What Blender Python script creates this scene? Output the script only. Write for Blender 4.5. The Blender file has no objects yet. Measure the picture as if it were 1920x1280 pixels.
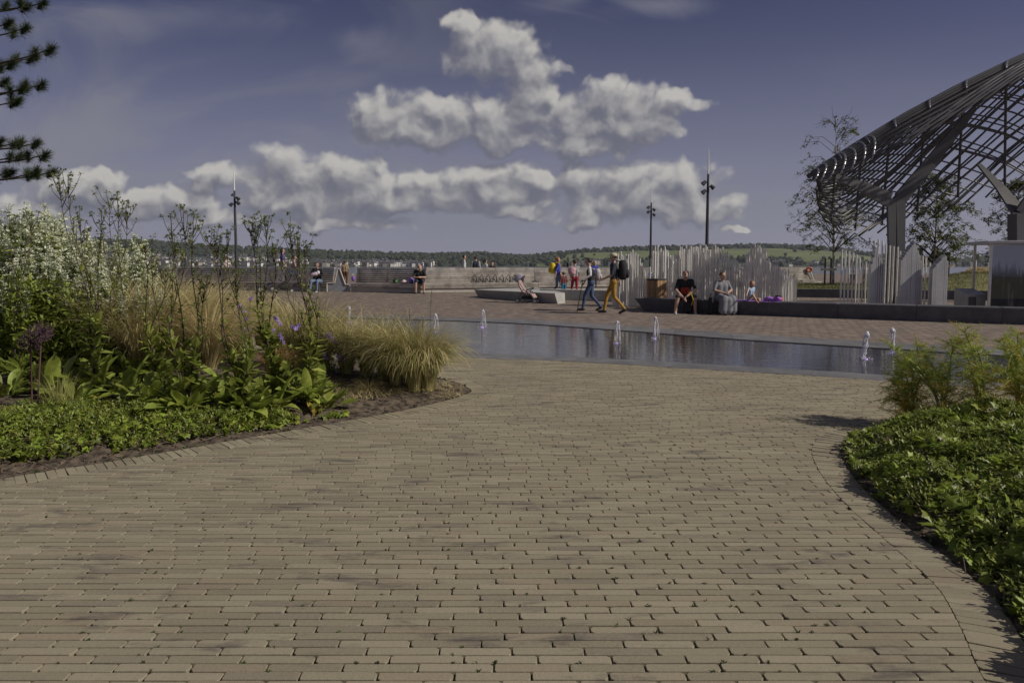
import bpy, bmesh, math, random
import numpy as np
from mathutils import Vector, Matrix, noise

random.seed(7)
rng = np.random.default_rng(7)
S = bpy.context.scene
C = S.collection
R = math.radians
PI = math.pi

# ------------------------------------------------------------------ camera
F = 1280.0            # focal length in pixels of the 1920 px wide photograph (24 mm lens)
CAM_H = 1.48
PITCH = R(4.0)
HOR = 496.0           # pixel row of the horizon
CY = HOR + F * math.tan(PITCH)
cam_d = bpy.data.cameras.new('camera')
cam = bpy.data.objects.new('camera', cam_d)
C.objects.link(cam)
cam.location = (0, 0, CAM_H)
cam.rotation_euler = (PI / 2 - PITCH, 0, 0)
cam_d.sensor_width = 36
cam_d.lens = 36 * F / 1920
cam_d.shift_y = -(640 - CY) / 1920
cam_d.clip_start = 0.05
cam_d.clip_end = 20000
S.camera = cam

# ------------------------------------------------------------------ light
SUN_EL = R(38)
SUN_AZ = R(107)         # clockwise from +Y: the sun stands to the right, a little behind
sd = Vector((math.sin(SUN_AZ) * math.cos(SUN_EL), math.cos(SUN_AZ) * math.cos(SUN_EL), math.sin(SUN_EL)))
sun_d = bpy.data.lights.new('sun', 'SUN')
sun_d.energy = 3.4
sun_d.angle = R(0.53)
sun_d.color = (1.0, 0.93, 0.82)
sun = bpy.data.objects.new('sun', sun_d)
C.objects.link(sun)
sun.rotation_euler = (-sd).to_track_quat('-Z', 'Y').to_euler()
sun.location = (30, -5, 30)
S.view_settings.view_transform = 'Standard'
S.view_settings.look = 'None'
S.view_settings.exposure = 0.0
S.view_settings.gamma = 1.0
S.view_settings.use_curve_mapping = False
S.cycles.max_bounces = 6
S.cycles.transparent_max_bounces = 12


def px_dir(px, py):
    return (px - 960) / F, (CY - py) / F


# ------------------------------------------------------------------ sky
W = bpy.data.worlds.new('World')
S.world = W
W.use_nodes = True
W.cycles.sampling_method = 'NONE'


class NT:
    """small helper to write node trees"""
    def __init__(self, nt):
        self.t = nt

    def n(self, typ, **kw):
        nd = self.t.nodes.new(typ)
        ins = kw.pop('ins', {})
        for k, v in kw.items():
            setattr(nd, k, v)
        for k, v in ins.items():
            self.put(nd.inputs[k], v)
        return nd

    def put(self, sock, v):
        if isinstance(v, bpy.types.NodeSocket):
            self.t.links.new(v, sock)
        else:
            sock.default_value = v

    def m(self, op, a, b=0.0, c=0.0, clamp=False):
        nd = self.n('ShaderNodeMath', operation=op, use_clamp=clamp)
        self.put(nd.inputs[0], a)
        self.put(nd.inputs[1], b)
        if op in ('MULTIPLY_ADD', 'SMOOTH_MAX', 'COMPARE', 'SMOOTH_MIN'):
            self.put(nd.inputs[2], c)
        return nd.outputs[0]

    def mix(self, f, a, b, blend='MIX'):
        nd = self.n('ShaderNodeMix', data_type='RGBA', blend_type=blend)
        self.put(nd.inputs[0], f)
        self.put(nd.inputs[6], a if isinstance(a, bpy.types.NodeSocket) or len(a) == 4 else (*a, 1))
        self.put(nd.inputs[7], b if isinstance(b, bpy.types.NodeSocket) or len(b) == 4 else (*b, 1))
        return nd.outputs[2]

    def ss(self, x, lo, hi):
        nd = self.n('ShaderNodeMapRange', interpolation_type='SMOOTHSTEP')
        self.put(nd.inputs[0], x)
        self.put(nd.inputs[1], lo)
        self.put(nd.inputs[2], hi)
        return nd.outputs[0]

    def noise(self, vec, scale, detail=4, rough=0.5, dist=0.0, dim='3D'):
        nd = self.n('ShaderNodeTexNoise', noise_dimensions=dim, ins={'Scale': scale, 'Detail': detail, 'Roughness': rough, 'Distortion': dist})
        if vec is not None:
            self.put(nd.inputs['Vector'], vec)
        return nd.outputs[0]


# cumulus clouds: places in the sky (pixel of the photograph -> direction), half width, half height
CLOUDS = [
    (925, 105, 85, 48), (975, 150, 62, 48), (875, 72, 42, 26), (1000, 178, 40, 20),
    (712, 222, 66, 42), (800, 225, 52, 40), (790, 255, 110, 26), (925, 225, 95, 40), (930, 262, 130, 24), (1060, 225, 70, 36),
    (1150, 205, 88, 46), (1150, 245, 110, 28), (1265, 203, 62, 22), (1090, 280, 95, 16),
    (570, 335, 95, 44), (680, 342, 85, 36), (780, 350, 70, 26), (900, 340, 75, 30), (1000, 338, 60, 26),
    (1090, 345, 80, 34), (1180, 350, 100, 46), (1275, 350, 75, 44), (1200, 386, 165, 32), (640, 376, 195, 32), (900, 366, 190, 26), (310, 388, 150, 26),
    (885, 380, 85, 20), (740, 388, 60, 18), (560, 382, 70, 20), (640, 418, 110, 11), (440, 410, 120, 14), (930, 395, 110, 14),
    (410, 335, 48, 26), (1105, 417, 28, 15), (1370, 432, 30, 6), 
    (160, 352, 85, 26), (240, 378, 100, 18), (60, 400, 110, 30), 
    
]


def density_group():
    g = bpy.data.node_groups.new('cloud_density', 'ShaderNodeTree')
    g.interface.new_socket('P', in_out='INPUT', socket_type='NodeSocketVector')
    g.interface.new_socket('D', in_out='OUTPUT', socket_type='NodeSocketFloat')
    t = NT(g)
    gi = g.nodes.new('NodeGroupInput')
    go = g.nodes.new('NodeGroupOutput')
    P = gi.outputs[0]
    # wobble the position so that the outlines billow
    wob = t.n('ShaderNodeTexNoise', noise_dimensions='2D', ins={'Vector': P, 'Scale': 14.0, 'Detail': 3.0, 'Roughness': 0.55})
    w1 = t.n('ShaderNodeVectorMath', operation='SUBTRACT', ins={0: wob.outputs[1], 1: (0.5, 0.5, 0.5)})
    w2 = t.n('ShaderNodeVectorMath', operation='MULTIPLY', ins={0: w1.outputs[0], 1: (0.085, 0.05, 0.0)})
    Q = t.n('ShaderNodeVectorMath', operation='ADD', ins={0: P, 1: w2.outputs[0]}).outputs[0]
    best = None
    for (cx, cy, rx, ry) in CLOUDS:
        a, e = (cx - 960) / F, (HOR - cy) / F
        d = t.n('ShaderNodeVectorMath', operation='SUBTRACT', ins={0: Q, 1: (a, e, 0)})
        s = t.n('ShaderNodeVectorMath', operation='MULTIPLY', ins={0: d.outputs[0], 1: (F / (rx * 1.32), F / (ry * 1.38), 0)})
        L = t.n('ShaderNodeVectorMath', operation='DOT_PRODUCT', ins={0: s.outputs[0], 1: s.outputs[0]}).outputs['Value']
        v = t.m('MAXIMUM', t.m('SUBTRACT', 1.0, L), -1.5)
        best = v if best is None else t.m('SMOOTH_MAX', best, v, 0.25)
    # everywhere else the same kind of sky goes on: scattered cumulus banks by plain noise
    sc = t.n('ShaderNodeVectorMath', operation='MULTIPLY', ins={0: P, 1: (1.6, 4.2, 1)})
    far = t.noise(sc.outputs[0], 1.7, 2, 0.5, dim='2D')
    sep = t.n('ShaderNodeSeparateXYZ', ins={0: P})
    inside = t.ss(t.m('ABSOLUTE', sep.outputs[0]), 0.78, 0.95)
    hi = t.ss(sep.outputs[1], 0.42, 0.6)
    side = t.m('MAXIMUM', inside, hi)
    fv = t.m('MULTIPLY_ADD', far, 3.2, -1.75)
    fv = t.m('MULTIPLY_ADD', side, t.m('ADD', fv, 2.0), -2.0)
    best = t.m('MAXIMUM', best, fv)
    # billows
    v1 = t.n('ShaderNodeTexVoronoi', voronoi_dimensions='2D', feature='F1', ins={'Vector': Q, 'Scale': 17.0, 'Detail': 2.0, 'Roughness': 0.45})
    puff = t.m('SUBTRACT', 0.5, v1.outputs['Distance'])
    fb = t.m('SUBTRACT', t.noise(P, 26, 6, 0.55, dim='2D'), 0.5)
    D = t.m('ADD', t.m('MULTIPLY_ADD', best, 0.95, 0.12), t.m('ADD', t.m('MULTIPLY', puff, 0.70), t.m('MULTIPLY', fb, 0.62)))
    t.put(go.inputs[0], D)
    return g


def build_world():
    t = NT(W.node_tree)
    W.node_tree.nodes.clear()
    sky = t.n('ShaderNodeTexSky', sky_type='NISHITA', sun_disc=False, sun_elevation=SUN_EL, sun_rotation=SUN_AZ,
              altitude=10, air_density=1.0, dust_density=0.6, ozone_density=2.5)
    skyc = t.mix(1.0, sky.outputs[0], (0.74, 0.53, 0.66), 'MULTIPLY')
    co = t.n('ShaderNodeTexCoord').outputs['Generated']
    sp = t.n('ShaderNodeSeparateXYZ', ins={0: co})
    x, y, z = sp.outputs
    az = t.m('ARCTAN2', x, y)
    # tangent-like angle so that outlines keep their place in front, plain angle to the sides
    flat = t.m('SQRT', t.m('ADD', t.m('MULTIPLY', x, x), t.m('ADD', t.m('MULTIPLY', y, y), 1e-5)))
    yy = t.m('MAXIMUM', y, 0.35)
    A = t.m('DIVIDE', x, yy)
    back = t.ss(y, 0.5, 0.36)
    A = t.m('ADD', t.m('MULTIPLY', A, t.m('SUBTRACT', 1.0, back)), t.m('MULTIPLY', az, t.m('MULTIPLY', back, 1.9)))
    E = t.m('DIVIDE', z, t.m('MAXIMUM', y, t.m('MULTIPLY', flat, 0.6)))
    P = t.n('ShaderNodeCombineXYZ', ins={0: A, 1: E}).outputs[0]
    g = density_group()
    d0 = t.n('ShaderNodeGroup', node_tree=g, ins={0: P}).outputs[0]
    Poff = t.n('ShaderNodeVectorMath', operation='ADD', ins={0: P, 1: (0.010, 0.018, 0)}).outputs[0]
    d1 = t.n('ShaderNodeGroup', node_tree=g, ins={0: Poff}).outputs[0]
    alpha = t.ss(d0, 0.0, 0.66)
    lit = t.m('POWER', t.ss(t.m('SUBTRACT', d0, d1), -0.50, 0.85), 1.25)
    thick = t.ss(d0, 0.5, 1.7)
    base = t.mix(lit, (2.8, 2.9, 3.7), (10.4, 10.0, 9.4))
    col = t.mix(t.m('MULTIPLY', thick, 0.22), base, (3.9, 4.0, 4.9))
    # thin veil of high cloud
    vs = t.n('ShaderNodeVectorMath', operation='MULTIPLY', ins={0: P, 1: (1.0, 2.6, 1)}).outputs[0]
    vn = t.noise(vs, 2.6, 5, 0.55, 0.6, dim='2D')
    lefty = t.ss(A, 0.1, -0.5)
    veil = t.m('MULTIPLY', t.ss(vn, 0.40, 0.75), t.m('MULTIPLY_ADD', lefty, 0.75, 0.10))
    c1 = t.mix(veil, skyc, (3.3, 3.35, 4.0))
    low = t.ss(E, 0.40, -0.06)
    c1 = t.mix(t.m('MULTIPLY', low, 0.88), c1, (5.0, 5.2, 6.8))
    for (cx, cy, rx, ry, k) in ((880, 370, 580, 75, .55), (120, 365, 450, 85, .55), (240, 230, 330, 75, .42), (330, 45, 420, 65, .40), (1230, 25, 200, 45, .6), (1060, 12, 110, 35, .5), (675, 88, 90, 50, .45), (180, 268, 190, 50, .5), (700, 270, 60, 20, .4), (1330, 400, 330, 50, .35)):
        dd = t.n('ShaderNodeVectorMath', operation='SUBTRACT', ins={0: P, 1: ((cx - 960) / F, (HOR - cy) / F, 0)})
        dm = t.n('ShaderNodeVectorMath', operation='MULTIPLY', ins={0: dd.outputs[0], 1: (F / rx, F / ry, 0)})
        LL = t.n('ShaderNodeVectorMath', operation='LENGTH', ins={0: dm.outputs[0]}).outputs['Value']
        kk = t.ss(t.m('ADD', t.m('SUBTRACT', 1.0, LL), t.m('MULTIPLY_ADD', vn, 2.4, -1.2)), 0.0, 0.9)
        c1 = t.mix(t.m('MULTIPLY', kk, k), c1, (4.3, 4.35, 5.2))
    c2 = t.mix(t.m('MULTIPLY', alpha, 0.93), c1, col)
    below = t.ss(z, 0.0, -0.02)
    c3 = t.mix(below, c2, (1.2, 1.2, 1.3))
    bg = t.n('ShaderNodeBackground', ins={0: c3, 1: 0.05})
    out = t.n('ShaderNodeOutputWorld')
    W.node_tree.links.new(bg.outputs[0], out.inputs[0])


build_world()


# ------------------------------------------------------------------ places
def gz(x, y):
    """height of the paved ground: level, then a gentle fall towards the fountain"""
    return 0.0 if y < 21 else min(0.2, 0.018 * (y - 21))


def ray(px, py):
    X, U = px_dir(px, py)
    cp, sp = math.cos(PITCH), math.sin(PITCH)
    return Vector((X, cp + U * sp, U * cp - sp))


def G(px, py):
    d = ray(px, py)
    z = 0.0
    for _ in range(12):
        k = (z - CAM_H) / d.z
        z = gz(d.x * k, d.y * k)
    return Vector((d.x * k, d.y * k, z))


def at(px, py, Y):
    d = ray(px, py)
    k = Y / d.y
    return Vector((d.x * k, Y, CAM_H + d.z * k))


# ------------------------------------------------------------------ materials
MATS = {}


def mat(name, col, rough=0.6, var=0.15, scale=6.0, metal=0.0, bump=0.0, bscale=None, col2=None, island=0.0, trans=0.0,
        spec=0.5, coords='Object', detail=5):
    if name in MATS:
        return MATS[name]
    m = bpy.data.materials.new(name)
    m.use_nodes = True
    t = NT(m.node_tree)
    bs = m.node_tree.nodes['Principled BSDF']
    co = t.n('ShaderNodeTexCoord').outputs[coords] if coords != 'World' else t.n('ShaderNodeNewGeometry').outputs['Position']
    nz = t.noise(co, scale, detail, 0.6)
    a = tuple(max(0, c * (1 - var)) for c in col)
    b = tuple(min(1, c * (1 + var)) for c in (col2 or col))
    c = t.mix(t.ss(nz, 0.3, 0.7), a, b)
    if island:
        isl = t.n('ShaderNodeNewGeometry').outputs['Random Per Island']
        obr = t.n('ShaderNodeObjectInfo').outputs['Random']
        rn = t.m('FRACT', t.m('ADD', isl, obr))
        k = t.m('MULTIPLY_ADD', rn, 2 * island, 1 - island)
        hsv = t.n('ShaderNodeHueSaturation', ins={'Value': k, 'Color': c})
        hue = t.m('MULTIPLY_ADD', t.m('FRACT', t.m('MULTIPLY', rn, 7.31)), 0.05 * island, 0.5 - 0.025 * island)
        t.put(hsv.inputs['Hue'], hue)
        c = hsv.outputs[0]
    t.put(bs.inputs['Base Color'], c)
    bs.inputs['Roughness'].default_value = rough
    bs.inputs['Metallic'].default_value = metal
    bs.inputs['Specular IOR Level'].default_value = spec
    if bump:
        bn = t.noise(co, bscale or scale * 6, 4, 0.6)
        bp = t.n('ShaderNodeBump', ins={'Strength': bump, 'Distance': 0.01, 'Height': bn})
        t.put(bs.inputs['Normal'], bp.outputs[0])
    if trans:
        tr = t.n('ShaderNodeBsdfTranslucent')
        t.put(tr.inputs[0], c)
        mx = t.n('ShaderNodeMixShader', ins={0: trans, 1: bs.outputs[0], 2: tr.outputs[0]})
        t.put(m.node_tree.nodes['Material Output'].inputs[0], mx.outputs[0])
    MATS[name] = m
    return m


# ------------------------------------------------------------------ mesh building
class MB:
    def __init__(self):
        self.v, self.f, self.mi = [], [], []

    def add(self, vs, fs, mi=0):
        o = len(self.v)
        self.v.extend([tuple(p) for p in vs])
        self.f.extend([tuple(i + o for i in f) for f in fs])
        self.mi.extend([mi] * len(fs))

    def box(self, c, s, rz=0.0, mi=0, taper=1.0, M=None):
        cx, cy, cz = c
        hx, hy, hz = s[0] / 2, s[1] / 2, s[2] / 2
        vs = []
        for z, k in ((-hz, 1.0), (hz, taper)):
            for x, y in ((-hx, -hy), (hx, -hy), (hx, hy), (-hx, hy)):
                vs.append(Vector((x * k, y * k, z)))
        if M is not None:
            vs = [M @ v for v in vs]
        cr, sr = math.cos(rz), math.sin(rz)
        vs = [(cx + v.x * cr - v.y * sr, cy + v.x * sr + v.y * cr, cz + v.z) for v in vs]
        self.add(vs, [(3, 2, 1, 0), (4, 5, 6, 7), (0, 1, 5, 4), (1, 2, 6, 5), (2, 3, 7, 6), (3, 0, 4, 7)], mi)

    def bbox(self, c, s, b=0.01, rz=0.0, mi=0):
        """box with chamfered edges on all sides"""
        cx, cy, cz = c
        hx, hy, hz = s[0] / 2, s[1] / 2, s[2] / 2
        b = min(b, hx * .9, hy * .9, hz * .9)
        cr, sr = math.cos(rz), math.sin(rz)

        def ring(ix, z):
            x, y = hx - ix, hy - ix
            k = b
            pts = [(-x + k, -y), (x - k, -y), (x, -y + k), (x, y - k), (x - k, y), (-x + k, y), (-x, y - k), (-x, -y + k)]
            return [(cx + p[0] * cr - p[1] * sr, cy + p[0] * sr + p[1] * cr, cz + z) for p in pts]
        vs = ring(b * .9, -hz) + ring(0, -hz + b) + ring(0, hz - b) + ring(b * .9, hz)
        fs = [tuple(range(7, -1, -1)), tuple(range(24, 32))]
        for r in range(3):
            for i in range(8):
                j = (i + 1) % 8
                fs.append((r * 8 + i, r * 8 + j, r * 8 + 8 + j, r * 8 + 8 + i))
        self.add(vs, fs, mi)

    def tube(self, pts, rad, n=6, mi=0, caps=True):
        pts = [Vector(p) for p in pts]
        if not hasattr(rad, '__len__'):
            rad = [rad] * len(pts)
        vs, fs = [], []
        up = Vector((0, 0, 1))
        prev = None
        for i, p in enumerate(pts):
            d = (pts[min(i + 1, len(pts) - 1)] - pts[max(i - 1, 0)])
            if d.length < 1e-9:
                d = Vector((0, 0, 1))
            d.normalize()
            a = prev if prev is not None else (Vector((1, 0, 0)) if abs(d.z) > .9 else up)
            a = a - d * a.dot(d)
            if a.length < 1e-6:
                a = Vector((0, 1, 0)) - d * d.y
            a.normalize()
            prev = a
            b = d.cross(a)
            for k in range(n):
                t = 2 * PI * k / n
                vs.append(p + (a * math.cos(t) + b * math.sin(t)) * rad[i])
        for i in range(len(pts) - 1):
            for k in range(n):
                j = (k + 1) % n
                fs.append((i * n + k, i * n + j, (i + 1) * n + j, (i + 1) * n + k))
        if caps:
            fs.append(tuple(range(n - 1, -1, -1)))
            fs.append(tuple(range((len(pts) - 1) * n, len(pts) * n)))
        self.add(vs, fs, mi)

    def ball(self, c, r, n=8, m=6, mi=0, jit=0.0):
        rx, ry, rz = (r, r, r) if not hasattr(r, '__len__') else r
        vs = [(c[0], c[1], c[2] - rz)]
        for i in range(1, m):
            t = PI * i / m - PI / 2
            for k in range(n):
                a = 2 * PI * k / n
                q = 1 + (random.uniform(-jit, jit) if jit else 0)
                vs.append((c[0] + rx * math.cos(t) * math.cos(a) * q, c[1] + ry * math.cos(t) * math.sin(a) * q, c[2] + rz * math.sin(t) * q))
        vs.append((c[0], c[1], c[2] + rz))
        fs = []
        for k in range(n):
            j = (k + 1) % n
            fs.append((0, 1 + j, 1 + k))
            for i in range(m - 2):
                a = 1 + i * n
                fs.append((a + k, a + j, a + n + j, a + n + k))
            a = 1 + (m - 2) * n
            fs.append((a + k, a + j, len(vs) - 1))
        self.add(vs, fs, mi)

    def prism(self, poly, z0, z1, mi=0):
        """poly: list of (x, y) counter-clockwise"""
        n = len(poly)
        vs = [(p[0], p[1], z0) for p in poly] + [(p[0], p[1], z1) for p in poly]
        fs = [tuple(range(n - 1, -1, -1)), tuple(range(n, 2 * n))]
        for i in range(n):
            j = (i + 1) % n
            fs.append((i, j, n + j, n + i))
        self.add(vs, fs, mi)

    def loft(self, A, B, mi=0):
        """closed solid between two matching 3-D outlines"""
        n = len(A)
        fs = [tuple(range(n - 1, -1, -1)), tuple(range(n, 2 * n))]
        for i in range(n):
            j = (i + 1) % n
            fs.append((i, j, n + j, n + i))
        self.add(list(A) + list(B), fs, mi)

    def ribbon(self, pts, w, side=None, mi=0):
        """flat blade through pts, width list w"""
        pts = [Vector(p) for p in pts]
        vs, fs = [], []
        for i, p in enumerate(pts):
            d = pts[min(i + 1, len(pts) - 1)] - pts[max(i - 1, 0)]
            s = Vector(side) if side is not None else d.cross(Vector((random.uniform(-1, 1), random.uniform(-1, 1), .3)))
            if s.length < 1e-9:
                s = Vector((1, 0, 0))
            s.normalize()
            ww = w[i] if hasattr(w, '__len__') else w
            vs += [p - s * ww / 2, p + s * ww / 2]
        for i in range(len(pts) - 1):
            fs.append((2 * i, 2 * i + 1, 2 * i + 3, 2 * i + 2))
        self.add(vs, fs, mi)

    def mesh(self, name, smooth=False):
        me = bpy.data.meshes.new(name)
        me.from_pydata(self.v, [], self.f)
        if any(self.mi):
            me.polygons.foreach_set('material_index', self.mi)
        if smooth:
            me.polygons.foreach_set('use_smooth', [True] * len(me.polygons))
        me.update()
        return me

    def build(self, name, mats, parent=None, smooth=False, loc=None):
        me = self.mesh(name, smooth)
        for m in (mats if isinstance(mats, (list, tuple)) else [mats]):
            me.materials.append(m)
        return put(name, me, parent, loc)


def put(name, me, parent=None, loc=None, rot=None, sc=None):
    o = bpy.data.objects.new(name, me)
    C.objects.link(o)
    if parent is not None:
        o.parent = parent
    if loc is not None:
        o.location = loc
    if rot is not None:
        o.rotation_euler = rot
    if sc is not None:
        o.scale = (sc, sc, sc) if not hasattr(sc, '__len__') else sc
    return o


def tag(o, label=None, cat=None, group=None, kind=None):
    if label:
        o['label'] = label
    if cat:
        o['category'] = cat
    if group:
        o['group'] = group
    if kind:
        o['kind'] = kind
    return o


def thing(name, label, cat, loc=(0, 0, 0), rz=0.0, group=None, sc=None):
    o = bpy.data.objects.new(name, None)
    C.objects.link(o)
    o.location = loc
    o.rotation_euler = (0, 0, rz)
    o.empty_display_size = 0.2
    if sc is not None:
        o.scale = (sc, sc, sc)
    return tag(o, label, cat, group)


def copy_tree(o, parent=None):
    c = o.copy()
    C.objects.link(c)
    c.parent = parent
    for ch in list(o.children):
        copy_tree(ch, c)
    return c


def catmull(P, n=8):
    P = [Vector(p) for p in P]
    out = []
    for i in range(len(P) - 1):
        p0, p1, p2, p3 = P[max(i - 1, 0)], P[i], P[i + 1], P[min(i + 2, len(P) - 1)]
        for k in range(n):
            t = k / n
            out.append(.5 * ((2 * p1) + (p2 - p0) * t + (2 * p0 - 5 * p1 + 4 * p2 - p3) * t * t + (3 * p1 - p0 - 3 * p2 + p3) * t ** 3))
    out.append(P[-1])
    return out


def U(a, b):
    return random.uniform(a, b)

# ================================================================== THE SETTING
# ---- outlines on the ground, from pixels of the photograph
LE = catmull([G(-500, 985), G(-200, 932), G(0, 897), G(150, 873), G(300, 849), G(450, 823), G(560, 804), G(640, 790), G(760, 768),
              G(835, 751), G(868, 741), G(882, 734), G(878, 727), G(850, 715), G(780, 700), G(640, 680), G(400, 664), G(0, 650), G(-600, 642)], 6)
RE = catmull([G(2080, 1420), G(1975, 1290), G(1915, 1190), G(1860, 1115), G(1790, 1055), G(1700, 985), G(1635, 930), G(1597, 888), G(1577, 852), G(1585, 828),
              G(1620, 812), G(1690, 800), G(1800, 793), G(2000, 790), G(2400, 790)], 6)
FRONT = [(-9.5, 19.6), (-7.2, 17.0), (-4.6, 14.4), (-2.4, 12.9)] + [tuple(G(px, py))[:2] for px, py in
         ((860, 668), (1060, 677), (1280, 690), (1450, 700), (1650, 713), (1920, 734), (2150, 752))] + [(11.0, 6.6), (15, 5.6)]
BACK = [(-10.5, 22.0), (-8.0, 21.6), (-5.9, 20.6)] + [tuple(G(px, py))[:2] for px, py in
        ((690, 591), (830, 594), (1000, 600), (1150, 609), (1280, 618), (1420, 628), (1560, 636), (1700, 644), (1920, 655))] + [(14, 10.3), (18, 9.2)]
FRONT = [tuple(p)[:2] for p in catmull([(x, y, 0) for x, y in FRONT], 6)]
BACK = [tuple(p)[:2] for p in catmull([(x, y, 0) for x, y in BACK], 6)]
KERB_W = 0.52


def offset_line(P, d):
    out = []
    for i, p in enumerate(P):
        a, b = P[max(i - 1, 0)], P[min(i + 1, len(P) - 1)]
        t = Vector((b[0] - a[0], b[1] - a[1]))
        t.normalize()
        out.append(Vector((p[0] - t.y * d, p[1] + t.x * d, 0)))
    return out


BORDER = 0.215
LB = offset_line(LE, -BORDER)     # outer line of the edging course, left bed
RB = offset_line(RE, BORDER)      # right bed


def x_of_y(P, y):
    """all x where polyline P crosses the line y"""
    out = []
    for a, b in zip(P[:-1], P[1:]):
        if (a[1] - y) * (b[1] - y) <= 0 and a[1] != b[1]:
            out.append(a[0] + (b[0] - a[0]) * (y - a[1]) / (b[1] - a[1]))
    return out


def edge_dist(P, x, y):
    A = np.array([(p[0], p[1]) for p in P])
    a, b = A[:-1], A[1:]
    ab = b - a
    t = np.clip(((np.array([x, y]) - a) * ab).sum(1) / np.maximum((ab ** 2).sum(1), 1e-9), 0, 1)
    q = a + ab * t[:, None]
    return float(np.sqrt(((q - np.array([x, y])) ** 2).sum(1)).min())


def in_left(x, y):
    xs = x_of_y(LE, y)
    return len(xs) > 0 and x < max(xs)


def in_right(x, y):
    xs = x_of_y(RE, y)
    return len(xs) > 0 and x > min(xs)


def hb(x, y, side):
    d = edge_dist(LE if side == 'L' else RE, x, y)
    if side == 'L':
        h = 0.34 * (1 - math.exp(-d / 1.3)) * min(1, d / .25)
    else:
        h = 0.20 * (1 - math.exp(-d / 0.9)) * min(1, d / .2)
    return h + 0.012 * noise.noise((x * 3, y * 3, 0))


# ---- ground sheet, quay, river
M_sand = mat('joint_sand', (0.040, 0.033, 0.022), 0.95, 0.4, 9, coords='World', bump=.5, bscale=90, col2=(0.07, 0.07, 0.03))


def setts_material():
    m = bpy.data.materials.new('red_brown_setts')
    m.use_nodes = True
    t = NT(m.node_tree)
    bs = m.node_tree.nodes['Principled BSDF']
    pos = t.n('ShaderNodeNewGeometry').outputs['Position']
    rot = t.n('ShaderNodeVectorRotate', rotation_type='Z_AXIS', ins={'Vector': pos, 'Angle': R(-27)}).outputs[0]
    br = t.n('ShaderNodeTexBrick', offset=0.5, ins={'Vector': rot, 'Color1': (0.265, 0.195, 0.150, 1), 'Color2': (0.175, 0.142, 0.118, 1), 'Mortar': (0.04, 0.033, 0.028, 1),
             'Scale': 1.0, 'Mortar Size': 0.016, 'Mortar Smooth': 0.3, 'Bias': 0.0, 'Brick Width': 0.30, 'Row Height': 0.13})
    n1 = t.noise(pos, 0.5, 5, 0.65)
    n2 = t.noise(pos, 7, 4, 0.6)
    c = t.mix(t.ss(n1, 0.35, 0.7), br.outputs[0], (0.16, 0.135, 0.112), 'MIX')
    c = t.mix(0.6, br.outputs[0], c)
    c = t.mix(t.m('MULTIPLY', t.ss(n2, 0.4, 0.75), 0.30), c, (0.27, 0.21, 0.165))
    sp_ = t.n('ShaderNodeVectorMath', operation='MULTIPLY', ins={0: rot, 1: (3.2, 1.6, 1)}).outputs[0]
    n4 = t.noise(sp_, 1.6, 3, 0.6)
    c = t.mix(t.m('MULTIPLY', t.ss(n4, 0.50, 0.62), 0.55), c, (0.31, 0.25, 0.20))
    c = t.mix(t.m('MULTIPLY', t.ss(n4, 0.46, 0.36), 0.55), c, (0.10, 0.082, 0.07))
    t.put(bs.inputs['Base Color'], c)
    bs.inputs['Roughness'].default_value = 0.8
    bp = t.n('ShaderNodeBump', ins={'Strength': 0.9, 'Distance': 0.012, 'Height': t.m('SUBTRACT', t.m('MULTIPLY', n2, .5), br.outputs['Fac'])})
    t.put(bs.inputs['Normal'], bp.outputs[0])
    return m


M_setts = setts_material()

mb = MB()
xs = [-400, -120, -60, -30, -15, 0, 15, 30, 60, 120, 400]
ys = [-60, -20, 0, 10, 21, 24, 27, 30, 32.2, 45, 70, 95]
for j, y in enumerate(ys):
    for x in xs:
        mb.v.append((x, y, gz(x, y) - 0.03))
n = len(xs)
for j in range(len(ys) - 1):
    for i in range(n - 1):
        mb.f.append((j * n + i, j * n + i + 1, (j + 1) * n + i + 1, (j + 1) * n + i))
        mb.mi.append(0)
b0 = (len(ys) - 1) * n          # quay wall
mb.add([(-400, 95, .17), (400, 95, .17), (400, 95.01, -8), (-400, 95.01, -8)], [(0, 1, 2, 3)])
ground = mb.build('ground', [M_sand])
tag(ground, kind='structure')

# rear plaza of reddish setts: a sheet that starts behind the fountain
mb = MB()
back_pts = [Vector((p[0], p[1])) for p in offset_line(BACK, 0.0)]
rows = [0, .12, .3, .6, 1.0]
BX = [(-60, 23.5)] + BACK + [(60, 4.0)]
for (x, y) in BX:
    y0 = y
    for Y in (y0, 21.0, 24, 27, 30, 32.2, 60, 94.9):
        Yc = max(Y, y0)
        mb.v.append((x, Yc, gz(x, Yc)))
for i in range(len(BX) - 1):
    for k in range(7):
        a, b = i * 8 + k, (i + 1) * 8 + k
        mb.f.append((a, b, b + 1, a + 1))
        mb.mi.append(0)
plaza = mb.build('rear_plaza_pavement', [M_setts])
tag(plaza, kind='structure')

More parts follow.
